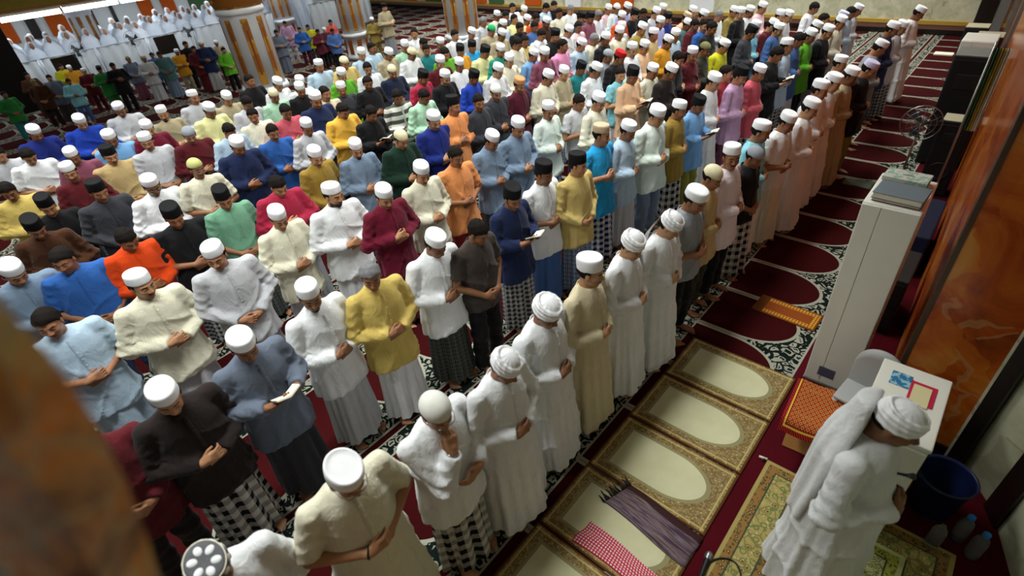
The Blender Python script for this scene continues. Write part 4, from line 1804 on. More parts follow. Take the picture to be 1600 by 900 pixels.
# ------------------------------------------------------------------ the imam
IM = at_z(1412, 642, 1.60)
imp = empty('person', (IM.x - 0.06, IM.y, 0), math.radians(-6))
imp.scale = (1.14, 1.10, 0.97)
tag(imp, 'imam in white robe, turban and long shawl facing the niche', 'person')
link('body', body_mesh('fold', 'A', 1), imp, None, SKINS[3])
me_, pl_, bt_ = garment('robe', 'fold', 'long', 0.07, 1)
WH = srgb('#d6d9db')
rb = link('robe', me_, imp, None, WH)
link('collar', COLLAR, rb, None, WH)
h_ = link('hair', HAIR[False], imp, None, srgb('#17120f')); h_.matrix_local = head_matrix('A') @ Matrix.Diagonal((0.9, 0.9, 0.9, 1))
tb = turban_mesh(1.0)
t_ = link('turban', tb, imp, None, srgb('#e9ebee')); t_.matrix_local = head_matrix('A') @ Matrix.Diagonal((0.92, 0.94, 1.04, 1))


def shawl_mesh():
    def F(X, Y, Z):
        th = np.arctan2(Y, X + 0.02)
        zz = np.clip(Z, 0.7, 1.75)
        a = np.interp(zz, [0.7, 1.1, 1.3, 1.42, 1.52, 1.62, 1.75], [.195, .178, .170, .150, .120, .100, .08]).astype(np.float32)
        b = np.interp(zz, [0.7, 1.1, 1.3, 1.42, 1.52, 1.62, 1.75], [.240, .225, .212, .168, .118, .095, .07]).astype(np.float32)
        d = (np.sqrt(((X + 0.018) / a) ** 2 + (Y / b) ** 2) - 1) * np.minimum(a, b)
        d = d + 0.009 * np.sin(13 * th + 1.5 * np.sin(4 * Z)) * np.clip((1.58 - Z) * 3, 0, 1)
        d = smax(d, X + 0.035 + 0.10 * np.clip(1.5 - Z, 0, 1), 0.02)
        d = smax(d, Z - 1.66, 0.02)
        return smax(d, 0.74 + 0.04 * np.sin(3 * th) - Z, 0.02)
    V, Q = surfnet(F, (-0.30, -0.30, 0.62), (0.10, 0.30, 1.74), 0.012)
    me = np_mesh('shawl', V, Q)
    me.materials.append(MAT['cloth'])
    return me


link('shawl', shawl_mesh(), imp, None, srgb('#dcdfe1'))
# clip-on microphone on his chest
mc = link('clip_microphone', tube_mesh('clip_microphone', [(0.135, -0.03, 1.29), (0.165, -0.035, 1.315), (0.185, -0.04, 1.335)], [0.006, 0.008, 0.016], 10), imp, 'black_plastic')

# ------------------------------------------------------------------ prayer mats
def mat_prayermat():
    k = M('prayer_mat_pile', 0.95, 0.08)
    co = k.coord()
    X, Y, Z = k.xyz(co)
    du = ((X - 0.05).max(0.0)) / 0.295
    e = ((Y / 0.19) * (Y / 0.19) + du * du).sqrt()
    ins = e.lt(1.0) * X.gt(-0.36)
    halo = e.lt(1.12) * X.gt(-0.385)
    fl = k.voronoi(co, 46, 'DISTANCE_TO_EDGE')
    f2 = k.noise(co, 38, 3, 0.6, 1.0)
    bord = k.mix(f2.gt(0.5) * 0.75, srgb('#7d6a42'), srgb('#a09268'))
    bord = k.mix(fl.lt(0.09) * 0.5, bord, srgb('#6b4a2c'))
    bord = k.mix(k.voronoi(co, 30, 'F1').lt(0.16), bord, srgb('#c2b98b'))
    edge = (X.abs().gt(0.466)).max(Y.abs().gt(0.290))
    line = ((X.abs() - 0.445).abs().lt(0.006)).max((Y.abs() - 0.268).abs().lt(0.006))
    c = k.mix(line, bord, srgb('#b9a568'))
    c = k.mix(edge, c, srgb('#5a3b1f'))
    c = k.mix(halo, c, srgb('#8c8762'))
    cream = k.mix(k.noise(co, 5, 3), srgb('#b5b48d'), srgb('#cfccab'))
    c = k.mix(ins, c, cream)
    k.base(c)
    k.bump(k.noise(co, 420, 2), 0.35, 0.004)
    return k.mat


MAT['prayer_mat'] = mat_prayermat()
bm = bmesh.new()
box_bm(bm, -0.485, 0.485, -0.305, 0.305, 0.0, 0.014, 0.006, 2)
MM = bm_mesh('prayer_mat', bm)
MM.materials.append(MAT['prayer_mat'])
mlab = ['beige prayer mat farthest along the strip beside the carpet arches', 'second beige prayer mat from the far end, bare', 'third beige prayer mat from the far end, bare and next to the cloths',
        'beige prayer mat under the striped and checked cloths', 'beige prayer mat nearest the camera at the lower edge', 'beige prayer mat mostly cut off by the lower edge']
for i in range(6):
    o = link('prayer_mat', MM)
    o.location = (-0.985, 3.985 - 0.31 - 0.62 * i, 0.001)
    tag(o, mlab[i], 'prayer mat', 'beige prayer mats in front of the first row')


def mat_rug(name, cols, hx, hy, sc=1.0):
    """Persian style rug with nested borders; hx, hy half sizes."""
    k = M(name, 0.95, 0.08)
    co = k.coord()
    X, Y, Z = k.xyz(co)
    d = (X.abs() * -1.0 + hx).min(Y.abs() * -1.0 + hy)
    fl = k.voronoi(co, 17 * sc, 'F1')
    f3 = k.voronoi(co, 34 * sc, 'F1')
    sp_ = k.noise(co, 30 * sc, 3, 0.6, 1.5)
    ed = k.voronoi(co, 12 * sc, 'DISTANCE_TO_EDGE')
    a, b, c3, d4 = [srgb(h) for h in cols]

    def floral(ground, second, flower):
        c_ = k.mix(sp_.gt(0.55) * 0.8, ground, second)
        c_ = k.mix((ed.lt(0.05)) * 0.7, c_, srgb('#6e6a3e'))
        c_ = k.mix(((fl - 0.34).abs().lt(0.07)), c_, flower)
        c_ = k.mix(fl.lt(0.14), c_, srgb('#8a3a28'))
        return k.mix(f3.lt(0.17) * 0.8, c_, srgb('#cfc69a'))
    field = floral(b, a, srgb('#7a2f25'))
    wide = floral(c3, b, srgb('#6f7a48'))
    nar = k.mix((f3 - 0.3).abs().lt(0.1), d4, srgb('#4a4a34'))
    nar = k.mix(f3.lt(0.14), nar, srgb('#c9b070'))
    c = field
    c = k.mix(d.lt(0.30), c, nar)
    c = k.mix(d.lt(0.235), c, wide)
    c = k.mix(d.lt(0.09), c, nar)
    c = k.mix(d.lt(0.028), c, c3)
    for e_ in (0.09, 0.235, 0.30):
        c = k.mix((d - e_).abs().lt(0.005), c, srgb('#3f4a38'))
    k.base(c)
    k.bump(k.noise(co, 400, 2), 0.35, 0.004)
    return k.mat


def rug(name, x0, x1, y0, y1, z0, cols, label, sc=1.0, th=0.012):
    hx, hy = (x1 - x0) / 2, (y1 - y0) / 2
    bm = bmesh.new()
    box_bm(bm, -hx, hx, -hy, hy, 0, th, 0.004, 2)
    o = link(name, bm_mesh(name, bm), None, mat_rug(name + '_pile', cols, hx, hy, sc))
    o.location = ((x0 + x1) / 2, (y0 + y1) / 2, z0)
    return tag(o, label, 'rug')


rug('persian_rug', -0.39, 0.80, 0.95, 3.0, 0.001, ('#8f7f48', '#b5a86a', '#a2935a', '#8d6a3a'), 'green-gold persian style rug with floral borders beneath the imam')
o = rug('small_rug', 0.03, 0.56, 1.55, 2.78, 0.0135, ('#b9bfae', '#aeb07c', '#c2c48a', '#a8ad4a'), 'small pale rug with yellow-green edge under the imam', 1.6)
# small gold rug on the carpet arches
k = M('gold_rug_pile', 0.9, 0.1)
co = k.coord(); X_, Y_, Z_ = k.xyz(co)
dd = (X_.abs() * -1.0 + 0.31).min(Y_.abs() * -1.0 + 0.15)
lat = ((X_ * 105).sin() * (Y_ * 105).sin()).abs().lt(0.4)
c_ = k.mix(lat, srgb('#c79a3a'), srgb('#8a4a14'))
c_ = k.mix(dd.gt(0.075), c_, srgb('#84421a'))
c_ = k.mix(dd.lt(0.02), c_, srgb('#6b3a12'))
c_ = k.mix(X_.lt(-0.21), c_, srgb('#5b3210'))
k.base(c_)
bm = bmesh.new(); box_bm(bm, -0.31, 0.31, -0.15, 0.15, 0, 0.01, 0.004, 2)
o = link('small_rug', bm_mesh('small_rug', bm), None, k.mat)
o.location = (-0.885, 4.88, 0.001); o.rotation_euler = (0, 0, math.radians(-2))
tag(o, 'small gold lattice rug lying across the red carpet arches', 'rug')


def cloth_sheet(name, corners, z, mat, amp=0.006, nx=28, ny=12, seed=0, th=0.006):
    """A rumpled folded cloth lying on the floor: corners a,b,c,d as (x,y)."""
    r = random.Random(seed)
    ph = [r.uniform(0, 6) for _ in range(5)]
    a, b, c, d = [Vector((*p, 0)) for p in corners]
    V, Q, UV = [], [], []
    for i in range(nx + 1):
        for j in range(ny + 1):
            s, t = i / nx, j / ny
            p = (a.lerp(b, s)).lerp(d.lerp(c, s), t)
            e = min(1, min(t, 1 - t) * 6, min(s, 1 - s) * 10)
            h = amp * e * (1.2 + math.sin(13 * t + 2 * math.sin(3 * s + ph[0]) + ph[1]) * 0.8 + 0.4 * math.sin(7 * s + ph[2] + 5 * t))
            V.append((p.x + 0.008 * math.sin(9 * t + ph[3]) * (s - 0.5), p.y + 0.010 * math.sin(5 * s + ph[4]), z + th + max(0, h)))
            UV.append((s, t))
    n = (ny + 1)
    for i in range(nx):
        for j in range(ny):
            Q.append((i * n + j, (i + 1) * n + j, (i + 1) * n + j + 1, i * n + j + 1))
    base = len(V)
    V2 = [(x, y, z) for x, y, _ in V]
    Q2 = [tuple(base + k_ for k_ in reversed(q_)) for q_ in Q]
    rim = [i * n for i in range(nx + 1)] + [nx * n + j for j in range(1, ny + 1)] + [i * n + ny for i in range(nx - 1, -1, -1)] + [j for j in range(ny - 1, 0, -1)]
    Q3 = [(rim[i], base + rim[i], base + rim[(i + 1) % len(rim)], rim[(i + 1) % len(rim)]) for i in range(len(rim))]
    me = np_mesh(name, np.array(V + V2), np.array(Q + Q2 + Q3), uv=np.array(UV + UV))
    return link(name, me, None, mat)


k = M('striped_shawl_cloth', 0.8, 0.2)
u_, v_, _z = k.xyz(k.coord('UV'))
ns = k.noise(k.mapping(k.coord('UV'), (1.2, 14, 1)), 1.6, 3)
c_ = k.ramp(ns, [(0.30, srgb('#2a1a26')), (0.45, srgb('#4c3a48')), (0.52, srgb('#7d6d78')), (0.58, srgb('#5c4a3c')), (0.7, srgb('#2e1d20'))])
c_ = k.mix(v_.gt(0.78), c_, srgb('#33191a'))
k.base(c_)
o = cloth_sheet('striped_shawl', [(-1.18, 1.92), (-0.51, 1.85), (-0.50, 2.12), (-1.10, 2.16)], 0.015, k.mat, 0.010, seed=4)
tag(o, 'dark purple striped shawl folded on a beige mat', 'shawl')
fr = []
for i in range(11):
    t = i / 10
    p0 = Vector((-1.18, 1.92, 0.026)).lerp(Vector((-1.10, 2.16, 0.026)), t)
    p1 = p0 + Vector((-0.05 - 0.03 * random.random(), 0.02 + 0.02 * math.sin(i * 2.1), 0.0))
    link('fringe', tube_mesh('fringe', [p0, (p0 + p1) / 2 + Vector((0, 0.01 * math.sin(i * 3), 0.004)), p1], [0.010, 0.008, 0.004], 6), o, plain('fringe_green', '#23261a', 0.9) if i == 0 else MAT['dolive_'] if 'dolive_' in MAT else 'black_plastic')

k = M('checked_scarf_cloth', 0.9, 0.1)
u_, v_, _z = k.xyz(k.coord('UV'))
ck = ((u_ * 30).frac().lt(0.42)).max((v_ * 10).frac().lt(0.42))
k.base(k.mix(ck, srgb('#d9c6c8'), srgb('#b81f3c')))
o = cloth_sheet('checked_scarf', [(-1.20, 1.535), (-0.52, 1.545), (-0.60, 1.70), (-1.165, 1.735)], 0.015, k.mat, 0.007, seed=9)
tag(o, 'red and white checked scarf folded on a beige mat', 'scarf')

o = cloth_sheet('folded_cloth', [(-1.27, 8.22), (-0.90, 8.20), (-0.89, 8.44), (-1.26, 8.44)], 0.002, make_striped('greenish_cloth', srgb('#9fa893'), srgb('#5d6a5e'), 9), 0.01, 14, 8, 5)
tag(o, 'small folded grey-green cloth on the carpet behind the air conditioner', 'cloth')
o = box('paper_pad', -1.44, -1.08, 16.05, 16.30, 0.002, 0.03, 'paper', None, 0.004)
tag(o, 'white paper pad lying on the far carpet', 'paper')
o = box('grey_board', -0.62, -0.50, 9.55, 10.05, 0.002, 0.035, 'grey_plastic', None, 0.004)
tag(o, 'light grey flat board on the floor by the fan', 'board')

# ------------------------------------------------------------------ floor standing air conditioner
def air_conditioner(x0, y0, w_, d_, h_, label, detail=True):
    e = empty('air_conditioner', (x0, y0, 0))
    tag(e, label, 'air conditioner')
    box('body', 0, w_, 0.012, d_, 0.0, h_, 'white_plastic', e, 0.012)
    f = box('front_panel', 0.004, w_ * 0.34, 0.0, 0.014, 0.02, h_ - 0.012, 'white_plastic', e, 0.004)
    f = box('front_panel', w_ * 0.34 + 0.003, w_ - 0.004, 0.0, 0.014, 0.02, h_ - 0.012, 'white_plastic', e, 0.004)
    if detail:
        box('badge', w_ * 0.26, w_ * 0.62, -0.004, 0.004, 0.10, 0.20, plain('badge_grey', '#55586a', 0.4), e, 0.002)
        box('base_trim', -0.004, w_ + 0.004, -0.004, d_, 0.0, 0.018, 'grey_plastic', e, 0.003)
        for i in range(9):
            box('side_slat', -0.006, 0.002, 0.08 + 0.05 * i, 0.11 + 0.05 * i, 1.35, 1.6, 'white_plastic', e)
        box('latch', w_ - 0.004, w_ + 0.01, 0.05, 0.09, 0.66, 0.69, 'gold', e, 0.003)
    return e


air_conditioner(-0.465, 4.05, 0.355, 0.58, 1.75, 'tall white floor-standing air conditioner with books on top')
air_conditioner(-0.66, 10.35, 0.40, 0.55, 1.52, 'tall white unit standing behind the large black loudspeaker', False)


def closed_book(name_label, x0, x1, y0, y1, z0, h, col, rz=0.0, spine=None):
    cx, cy = (x0 + x1) / 2, (y0 + y1) / 2
    e = empty('book', (cx, cy, z0), math.radians(rz))
    tag(e, name_label, 'book', 'books on the air conditioner')
    hx, hy = (x1 - x0) / 2, (y1 - y0) / 2
    cm = plain('book_cloth', col, 0.6, 0.3, 0, 0.1, 60)
    box('cover', -hx, hx, -hy, hy, 0, 0.004, cm, e)
    box('cover', -hx, hx, -hy, hy, h - 0.004, h, cm, e)
    box('pages', -hx + 0.006, hx - 0.006, -hy + 0.006, hy - 0.004, 0.004, h - 0.004, 'paper', e)
    box('spine', -hx, hx, hy - 0.004, hy, 0, h, cm, e)
    return e


closed_book('thin red and blue book lowest in the near stack on the air conditioner', -0.42, -0.13, 4.10, 4.32, 1.751, 0.022, '#6a2a34', -2)
closed_book('thick grey-blue book on top of the near stack on the air conditioner', -0.425, -0.125, 4.09, 4.33, 1.774, 0.045, '#66737c', -3)
closed_book('brown book under the patterned box on the air conditioner', -0.41, -0.16, 4.40, 4.58, 1.751, 0.030, '#6b4a35', -3)
k = M('tissue_box_print', 0.7, 0.2)
k.base(k.mix(k.noise(k.coord(), 24, 3).gt(0.52), srgb('#b9bfb5'), srgb('#8aa595')))
tb_ = empty('tissue_box', (-0.29, 4.49, 1.782), math.radians(-3))
tag(tb_, 'flat pale patterned box on the back of the air conditioner top', 'box')
box('carton', -0.145, 0.135, -0.09, 0.09, 0, 0.035, k.mat, tb_, 0.004)
bm = bmesh.new(); bmesh.ops.create_circle(bm, cap_ends=True, radius=0.04, segments=24)
for v in bm.verts:
    v.co.y *= 0.35
o = link('oval_opening', bm_mesh('oval_opening', bm), tb_, 'grey_plastic'); o.location = (0, 0, 0.0355)

# ------------------------------------------------------------------ white cabinet behind the imam's head
cb = empty('cabinet', (0.03, 2.78, 0))
tag(cb, 'white cabinet with booklets on top beside the imam', 'cabinet')
box('body', 0.0, 0.355, 0.0, 0.64, 0.03, 0.97, 'white_plastic', cb, 0.008)
box('top', -0.008, 0.363, -0.008, 0.648, 0.97, 1.0, 'white_plastic', cb, 0.006)
box('door', 0.008, 0.347, -0.014, 0.0, 0.05, 0.95, 'white_plastic', cb, 0.004)
box('handle', 0.31, 0.33, -0.03, -0.014, 0.5, 0.62, 'metal', cb, 0.004)
box('plinth', 0.02, 0.335, 0.02, 0.62, 0.0, 0.03, 'grey_plastic', cb)


def mottled(name, a, b, sc):
    k = M(name, 0.6, 0.3)
    k.base(k.mix(k.noise(k.coord(), sc, 3).gt(0.5), srgb(a), srgb(b)))
    return k.mat


o = box('booklet', 0.09, 0.20, 3.20, 3.33, 1.001, 1.006, mottled('blue_print', '#2f6f9c', '#93c3cf', 26), None, 0.0015)
tag(o, 'blue patterned booklet on the white cabinet', 'booklet')
o = box('booklet', 0.20, 0.335, 3.10, 3.30, 1.001, 1.005, plain('red_card', '#c02448', 0.5), None, 0.0015)
tag(o, 'red booklet under a cream card on the white cabinet', 'booklet')
o = box('card', 0.215, 0.31, 3.08, 3.27, 1.006, 1.009, plain('cream_card', '#d9cfa0', 0.6), None, 0.001)
tag(o, 'cream card lying on the red booklet', 'card')

# white plastic chair behind the cabinet
ch = empty('plastic_chair', (0.0, 3.60, 0), math.radians(-8))
tag(ch, 'white plastic chair squeezed behind the white cabinet', 'chair')
pw = plain('chair_plastic', '#a9abab', 0.4, 0.4)
box('seat', -0.16, 0.16, -0.13, 0.13, 0.42, 0.45, pw, ch, 0.012)
for sx in (-1, 1):
    for sy in (-1, 1):
        link('leg', tube_mesh('leg', [(0.14 * sx, 0.11 * sy, 0.42), (0.155 * sx, 0.125 * sy, 0.0)], [0.02, 0.015], 8), ch, pw)
V, Q = [], []
for i in range(13):
    a = math.pi * i / 12
    for z in (0.44, 0.60, 0.72, 0.80):
        kx = 0.16 * math.cos(a); top = 0.44 + (z - 0.44) * (0.55 + 0.45 * math.sin(a))
        V.append((kx, 0.12 + 0.05 * (z - 0.44), top))
for i in range(12):
    for j in range(3):
        Q.append((i * 4 + j, i * 4 + j + 1, i * 4 + 5 + j, i * 4 + 4 + j))
n0 = len(V); V += [(x, y + 0.02, z) for x, y, z in V]; Q += [tuple(n0 + q_ for q_ in reversed(qq)) for qq in Q]
for j in range(12):
    a, b = j * 4 + 3, j * 4 + 7
    Q.append((a, n0 + a, n0 + b, b))
link('backrest', np_mesh('backrest', np.array(V), np.array(Q)), ch, pw)

# ------------------------------------------------------------------ loudspeakers along the wall
grille = plain('speaker_grille', '#0c0d10', 0.7, 0.3, 0, 0.4, 220)


def speaker(x0, x1, y0, y1, z1, label, top='black_plastic'):
    e = empty('loudspeaker', ((x0 + x1) / 2, (y0 + y1) / 2, 0))
    tag(e, label, 'loudspeaker', 'black loudspeakers along the wall')
    hx, hy = (x1 - x0) / 2, (y1 - y0) / 2
    box('cabinet', -hx, hx, -hy, hy, 0.02, z1, 'black_plastic', e, 0.015)
    box('top_cover', -hx + 0.004, hx - 0.004, -hy + 0.004, hy - 0.004, z1 - 0.006, z1 + 0.006, top, e, 0.004)
    box('grille', -hx + 0.02, hx - 0.02, -hy - 0.010, -hy + 0.002, 0.10, z1 - 0.05, grille, e, 0.006)
    w_ = link('woofer', lathe_mesh('woofer', [(hx * 0.75, 0.0), (hx * 0.72, 0.012), (hx * 0.6, 0.006), (hx * 0.2, -0.02), (0.01, -0.015)], 28, cap1=True), e, 'black_plastic')
    w_.rotation_euler = (math.pi / 2, 0, 0); w_.location = (0, -hy - 0.012, z1 * 0.35)
    h_ = box('horn', -hx * 0.6, hx * 0.6, -hy - 0.016, -hy - 0.004, z1 * 0.72, z1 * 0.85, 'black_plastic', e, 0.006)
    for sx in (-1, 1):
        for sy in (-1, 1):
            box('foot', sx * hx * 0.8 - 0.02, sx * hx * 0.8 + 0.02, sy * hy * 0.8 - 0.02, sy * hy * 0.8 + 0.02, 0.0, 0.022, 'black_plastic', e)
    return e


dust = plain('dusty_top', '#747872', 0.8, 0.2, 0, 0.15, 14)
ctop = plain('cream_top', '#a9a68c', 0.7, 0.2, 0, 0.15, 14)
speaker(-0.42, -0.09, 8.4, 8.7, 1.0, 'smaller black loudspeaker with pale domed top in front', ctop)
speaker(-0.61, -0.10, 9.45, 9.95, 1.52, 'largest black loudspeaker with dusty grey top', dust)
speaker(-0.60, -0.24, 12.0, 12.4, 1.25, 'black loudspeaker with cream top behind the white unit', ctop)
speaker(-0.91, -0.55, 14.0, 14.4, 1.0, 'farthest black loudspeaker with cream top near the end wall', ctop)
rk = empty('equipment_rack', (-0.20, 5.35, 0))
tag(rk, 'low black equipment rack behind the air conditioner', 'rack')
box('frame', -0.17, 0.17, -0.3, 0.3, 0.0, 0.62, 'black_plastic', rk, 0.01)
for i in range(4):
    u = box('rack_unit', -0.15, 0.15, -0.312, -0.3, 0.06 + 0.135 * i, 0.175 + 0.135 * i, grille, rk, 0.003)
    box('handle', -0.06, 0.06, -0.322, -0.312, 0.11 + 0.135 * i, 0.12 + 0.135 * i, 'grey_plastic', u)
o = box('equipment_case', -0.30, -0.02, 6.2, 7.2, 0.0, 0.50, plain('navy_case', '#141a33', 0.7, 0.2, 0, 0.2, 20), None, 0.02)
tag(o, 'dark navy storage case on the floor between rack and loudspeakers', 'case')


# ------------------------------------------------------------------ pedestal fans
def fan(x, y, h, label, rz=0.0, R=0.22, col='grey_plastic'):
    e = empty('pedestal_fan', (x, y, 0), rz)
    tag(e, label, 'fan', 'pedestal fans')
    link('base', lathe_mesh('base', [(0.20, 0.0), (0.20, 0.02), (0.17, 0.035), (0.03, 0.05)], 28, cap0=True, cap1=True), e, 'black_plastic')
    link('pole', tube_mesh('pole', [(0, 0, 0.04), (0, 0, h)], 0.014, 10), e, 'metal')
    m_ = link('motor', lathe_mesh('motor', [(0.03, -0.12), (0.06, -0.10), (0.065, -0.02), (0.05, 0.01)], 20, cap0=True, cap1=True), e, col)
    m_.rotation_euler = (0, math.pi / 2, 0); m_.location = (0, 0, h)
    for r in (R, R * 0.72, R * 0.45):
        link('guard_ring', tube_mesh('guard_ring', [(0.06 - 0.06 * (r / R) ** 2 * 0.6, r * math.cos(a), h + r * math.sin(a)) for a in np.linspace(0, 2 * math.pi, 33)[:-1]], 0.006 if r == R else 0.003, 6, True), e, 'metal')
    for i in range(12):
        a = i * math.pi / 6
        link('guard_wire', tube_mesh('guard_wire', [(0.07, 0.03 * math.cos(a), h + 0.03 * math.sin(a)), (0.06, R * 0.6 * math.cos(a), h + R * 0.6 * math.sin(a)), (0.024, R * math.cos(a), h + R * math.sin(a))], 0.002, 5), e, 'metal')
    bl = []
    for i in range(3):
        a0 = i * 2.094
        V, Q = [], []
        for u in range(7):
            for v in range(2):
                t = u / 6
                rr = 0.03 + (R * 0.85 - 0.03) * t
                aa = a0 + (v - 0.5) * (0.9 - 0.2 * t) + 0.4 * t
                V.append((0.02 + 0.03 * (v - 0.5), rr * math.cos(aa), h + rr * math.sin(aa)))
        for u in range(6):
            Q.append((u * 2, u * 2 + 1, u * 2 + 3, u * 2 + 2))
        n0 = len(V); V += [(x_ + 0.003, y_, z_) for x_, y_, z_ in V]; Q += [tuple(n0 + q_ for q_ in reversed(qq)) for qq in Q]
        link('blade', np_mesh('blade', np.array(V), np.array(Q)), e, plain('fan_blade', '#2f3c42', 0.4, 0.4))
    return e


fan(-0.62, 8.35, 0.95, 'grey pedestal fan standing beside the black loudspeakers', math.radians(-80))
fan(-20.2, 3.85, 1.35, 'pedestal fan in front of the white-robed crowd, leftmost', 0.3)
fan(-20.2, 5.30, 1.35, 'pedestal fan in front of the white-robed crowd, beside the slim column', 0.1)
fan(-20.2, 6.95, 1.25, 'pedestal fan in front of the white-robed crowd, nearest the large column', 0.0)
for y0, y1, lab in ((3.25, 3.75, 'dark display board on legs at far left before the white-robed crowd'), (6.0, 6.6, 'dark display board on legs between the slim and large columns')):
    e = empty('display_board', (-20.6, (y0 + y1) / 2, 0))
    tag(e, lab, 'board', 'dark display boards')
    box('panel', -0.02, 0.02, -0.32, 0.32, 0.70, 1.22, 'dark_granite', e, 0.006)
    for s in (-1, 1):
        link('leg', tube_mesh('leg', [(0, 0.28 * s, 0.72), (0.0, 0.30 * s, 0.0)], 0.014, 8), e, 'black_plastic')

# low cloth screen in front of the white-robed crowd
for i in range(9):
    y0 = 1.6 + i * 1.5
    if abs(y0 + 0.75 - 11.05) < 1.0:
        continue
    e = empty('cloth_screen', (-21.6, y0 + 0.72, 0))
    tag(e, ordinal(i + 1) + ' white cloth screen from the left before the white-robed crowd', 'screen', 'white cloth screens')
    th = np.linspace(-0.7, 0.7, 41)
    rings = [np.stack([0.02 * np.sin(th * 22 + z), th, np.full(41, z)], 1) for z in (0.06, 0.6, 1.12)]
    V, Q, _ = loft(rings, False)
    n0 = len(V); V = np.concatenate([V, V - np.array([0.01, 0, 0])]); Q = np.concatenate([Q, Q[:, ::-1] + n0])
    link('curtain', np_mesh('curtain', V, Q), e, 'cloth', srgb('#ccd3d6'))
    link('rail', tube_mesh('rail', [(0, -0.72, 1.14), (0, 0.72, 1.14)], 0.014, 8), e, 'metal')
    for s in (-1, 1):
        link('leg', tube_mesh('leg', [(0, 0.71 * s, 1.14), (0, 0.71 * s, 0.0)], 0.012, 8), e, 'metal')

# ------------------------------------------------------------------ book stand with woven red cover
rs = empty('book_stand', (-0.20, 3.37, 0), math.radians(4))
rs.scale = (1.12, 1.12, 1.12)
tag(rs, 'folding wooden book stand draped with red and gold woven cloth', 'book stand')
for s in (-1, 1):
    bm = bmesh.new(); box_bm(bm, -0.15, 0.15, -0.009, 0.009, -0.22, 0.22, 0.004, 1)
    o = link('board', bm_mesh('board', bm), rs, 'wood')
    o.location = (0, 0, 0.175); o.rotation_euler = (math.radians(38 * s), 0, 0)
k = M('woven_red_gold', 0.85, 0.15)
u_, v_, _z = k.xyz(k.coord('UV'))
di = ((u_ * 12 + v_ * 12).frac() - 0.5).abs().max(((u_ * 12 - v_ * 12).frac() - 0.5).abs())
c_ = k.mix(di.lt(0.36), srgb('#8f1f16'), srgb('#b8823c'))
c_ = k.mix(di.lt(0.16), c_, srgb('#4a1a10'))
eb = (u_ - 0.5).abs().max((v_ - 0.5).abs())
c_ = k.mix(eb.gt(0.40), c_, k.mix((u_ * 26 + v_ * 26).frac().gt(0.5), srgb('#b01a1c'), srgb('#1f1a10')))
c_ = k.mix(((eb - 0.435).abs()).lt(0.012), c_, srgb('#c9a93a'))
k.base(c_)
V, Q, UV = [], [], []
nx, ny = 14, 20
for i in range(nx + 1):
    for j in range(ny + 1):
        s, t = i / nx - 0.5, j / ny - 0.5
        L = abs(t) * 0.62
        if L < 0.21:
            yy, zz = L, 0.358 - 0.012 * (0.21 - L) / 0.21
        else:
            yy, zz = 0.21 + (L - 0.21) * 0.35, 0.358 - (L - 0.21) * 0.95
        V.append((s * 0.40, math.copysign(yy, t), zz + 0.006 * math.sin(9 * s) - 0.02 * max(0, abs(s) - 0.42) * 8))
        UV.append((s + 0.5, t + 0.5))
n = ny + 1
for i in range(nx):
    for j in range(ny):
        Q.append((i * n + j, (i + 1) * n + j, (i + 1) * n + j + 1, i * n + j + 1))
n0 = len(V); V += [(x, y, z - 0.008) for x, y, z in V]; UV += UV
Q += [tuple(n0 + q_ for q_ in reversed(qq)) for qq in Q]
link('woven_cover', np_mesh('woven_cover', np.array(V), np.array(Q), uv=np.array(UV)), rs, k.mat)

# cables, microphone, bucket, bottles
def cable(name, pts, r, mat, label):
    P = [Vector(p) for p in pts]
    out = []
    for i in range(len(P) - 1):
        p0, p1, p2, p3 = P[max(i - 1, 0)], P[i], P[i + 1], P[min(i + 2, len(P) - 1)]
        for s in np.linspace(0, 1, 8)[:-1]:
            out.append(0.5 * ((2 * p1) + (p2 - p0) * s + (2 * p0 - 5 * p1 + 4 * p2 - p3) * s ** 2 + (3 * p1 - p0 - 3 * p2 + p3) * s ** 3))
    out.append(P[-1])
    o = link(name, tube_mesh(name, out, r, 6), None, mat)
    return tag(o, label, 'cable')


wc = plain('white_cable', '#9c8f92', 0.5)
def gp(px, py, z=0.008): return at_z(px, py, z)
cable('cable', [gp(1240, 640), gp(1245, 625), gp(1300, 617), gp(1335, 624), gp(1345, 638), gp(1330, 645), gp(1300, 643), gp(1285, 640)], 0.005, wc, 'pale cable looped around the book stand')
cable('cable', [gp(1300, 668), gp(1325, 677), gp(1345, 676), gp(1368, 690), gp(1400, 700)], 0.005, wc, 'pale cable running from the book stand towards the cabinet')
cable('cable', [gp(1094, 898, .01), gp(1110, 878, .02), gp(1130, 872, .02), gp(1150, 880, .02), gp(1158, 905, .02), gp(1150, 940, .02)], 0.006, 'black_plastic', 'black microphone cable curling onto the rug')
mi_ = empty('microphone', at_z(1100, 888, 0.028))
tag(mi_, 'black handheld microphone with silver grille lying on the floor', 'microphone')
dv = (at_z(1110, 858, 0.028) - at_z(1096, 895, 0.028)).normalized()
R_ = dv.to_track_quat('Z', 'Y').to_matrix().to_4x4()
a = link('handle', lathe_mesh('handle', [(0.012, -0.09), (0.014, -0.085), (0.019, 0.06), (0.021, 0.07)], 16, cap0=True, cap1=True), mi_, 'black_plastic'); a.matrix_local = R_
b = link('grille', lathe_mesh('grille', [(0.021, 0.068), (0.026, 0.08), (0.027, 0.1), (0.022, 0.118), (0.008, 0.128)], 16, cap1=True), mi_, 'metal'); b.matrix_local = R_
c2 = empty('clip_microphone', at_z(1192, 716, 0.012))
tag(c2, 'tiny white and black clip microphone on the red carpet', 'microphone')
link('clip', tube_mesh('clip', [(-0.03, 0, 0), (0.03, 0.012, 0)], 0.009, 8), c2, 'paper')
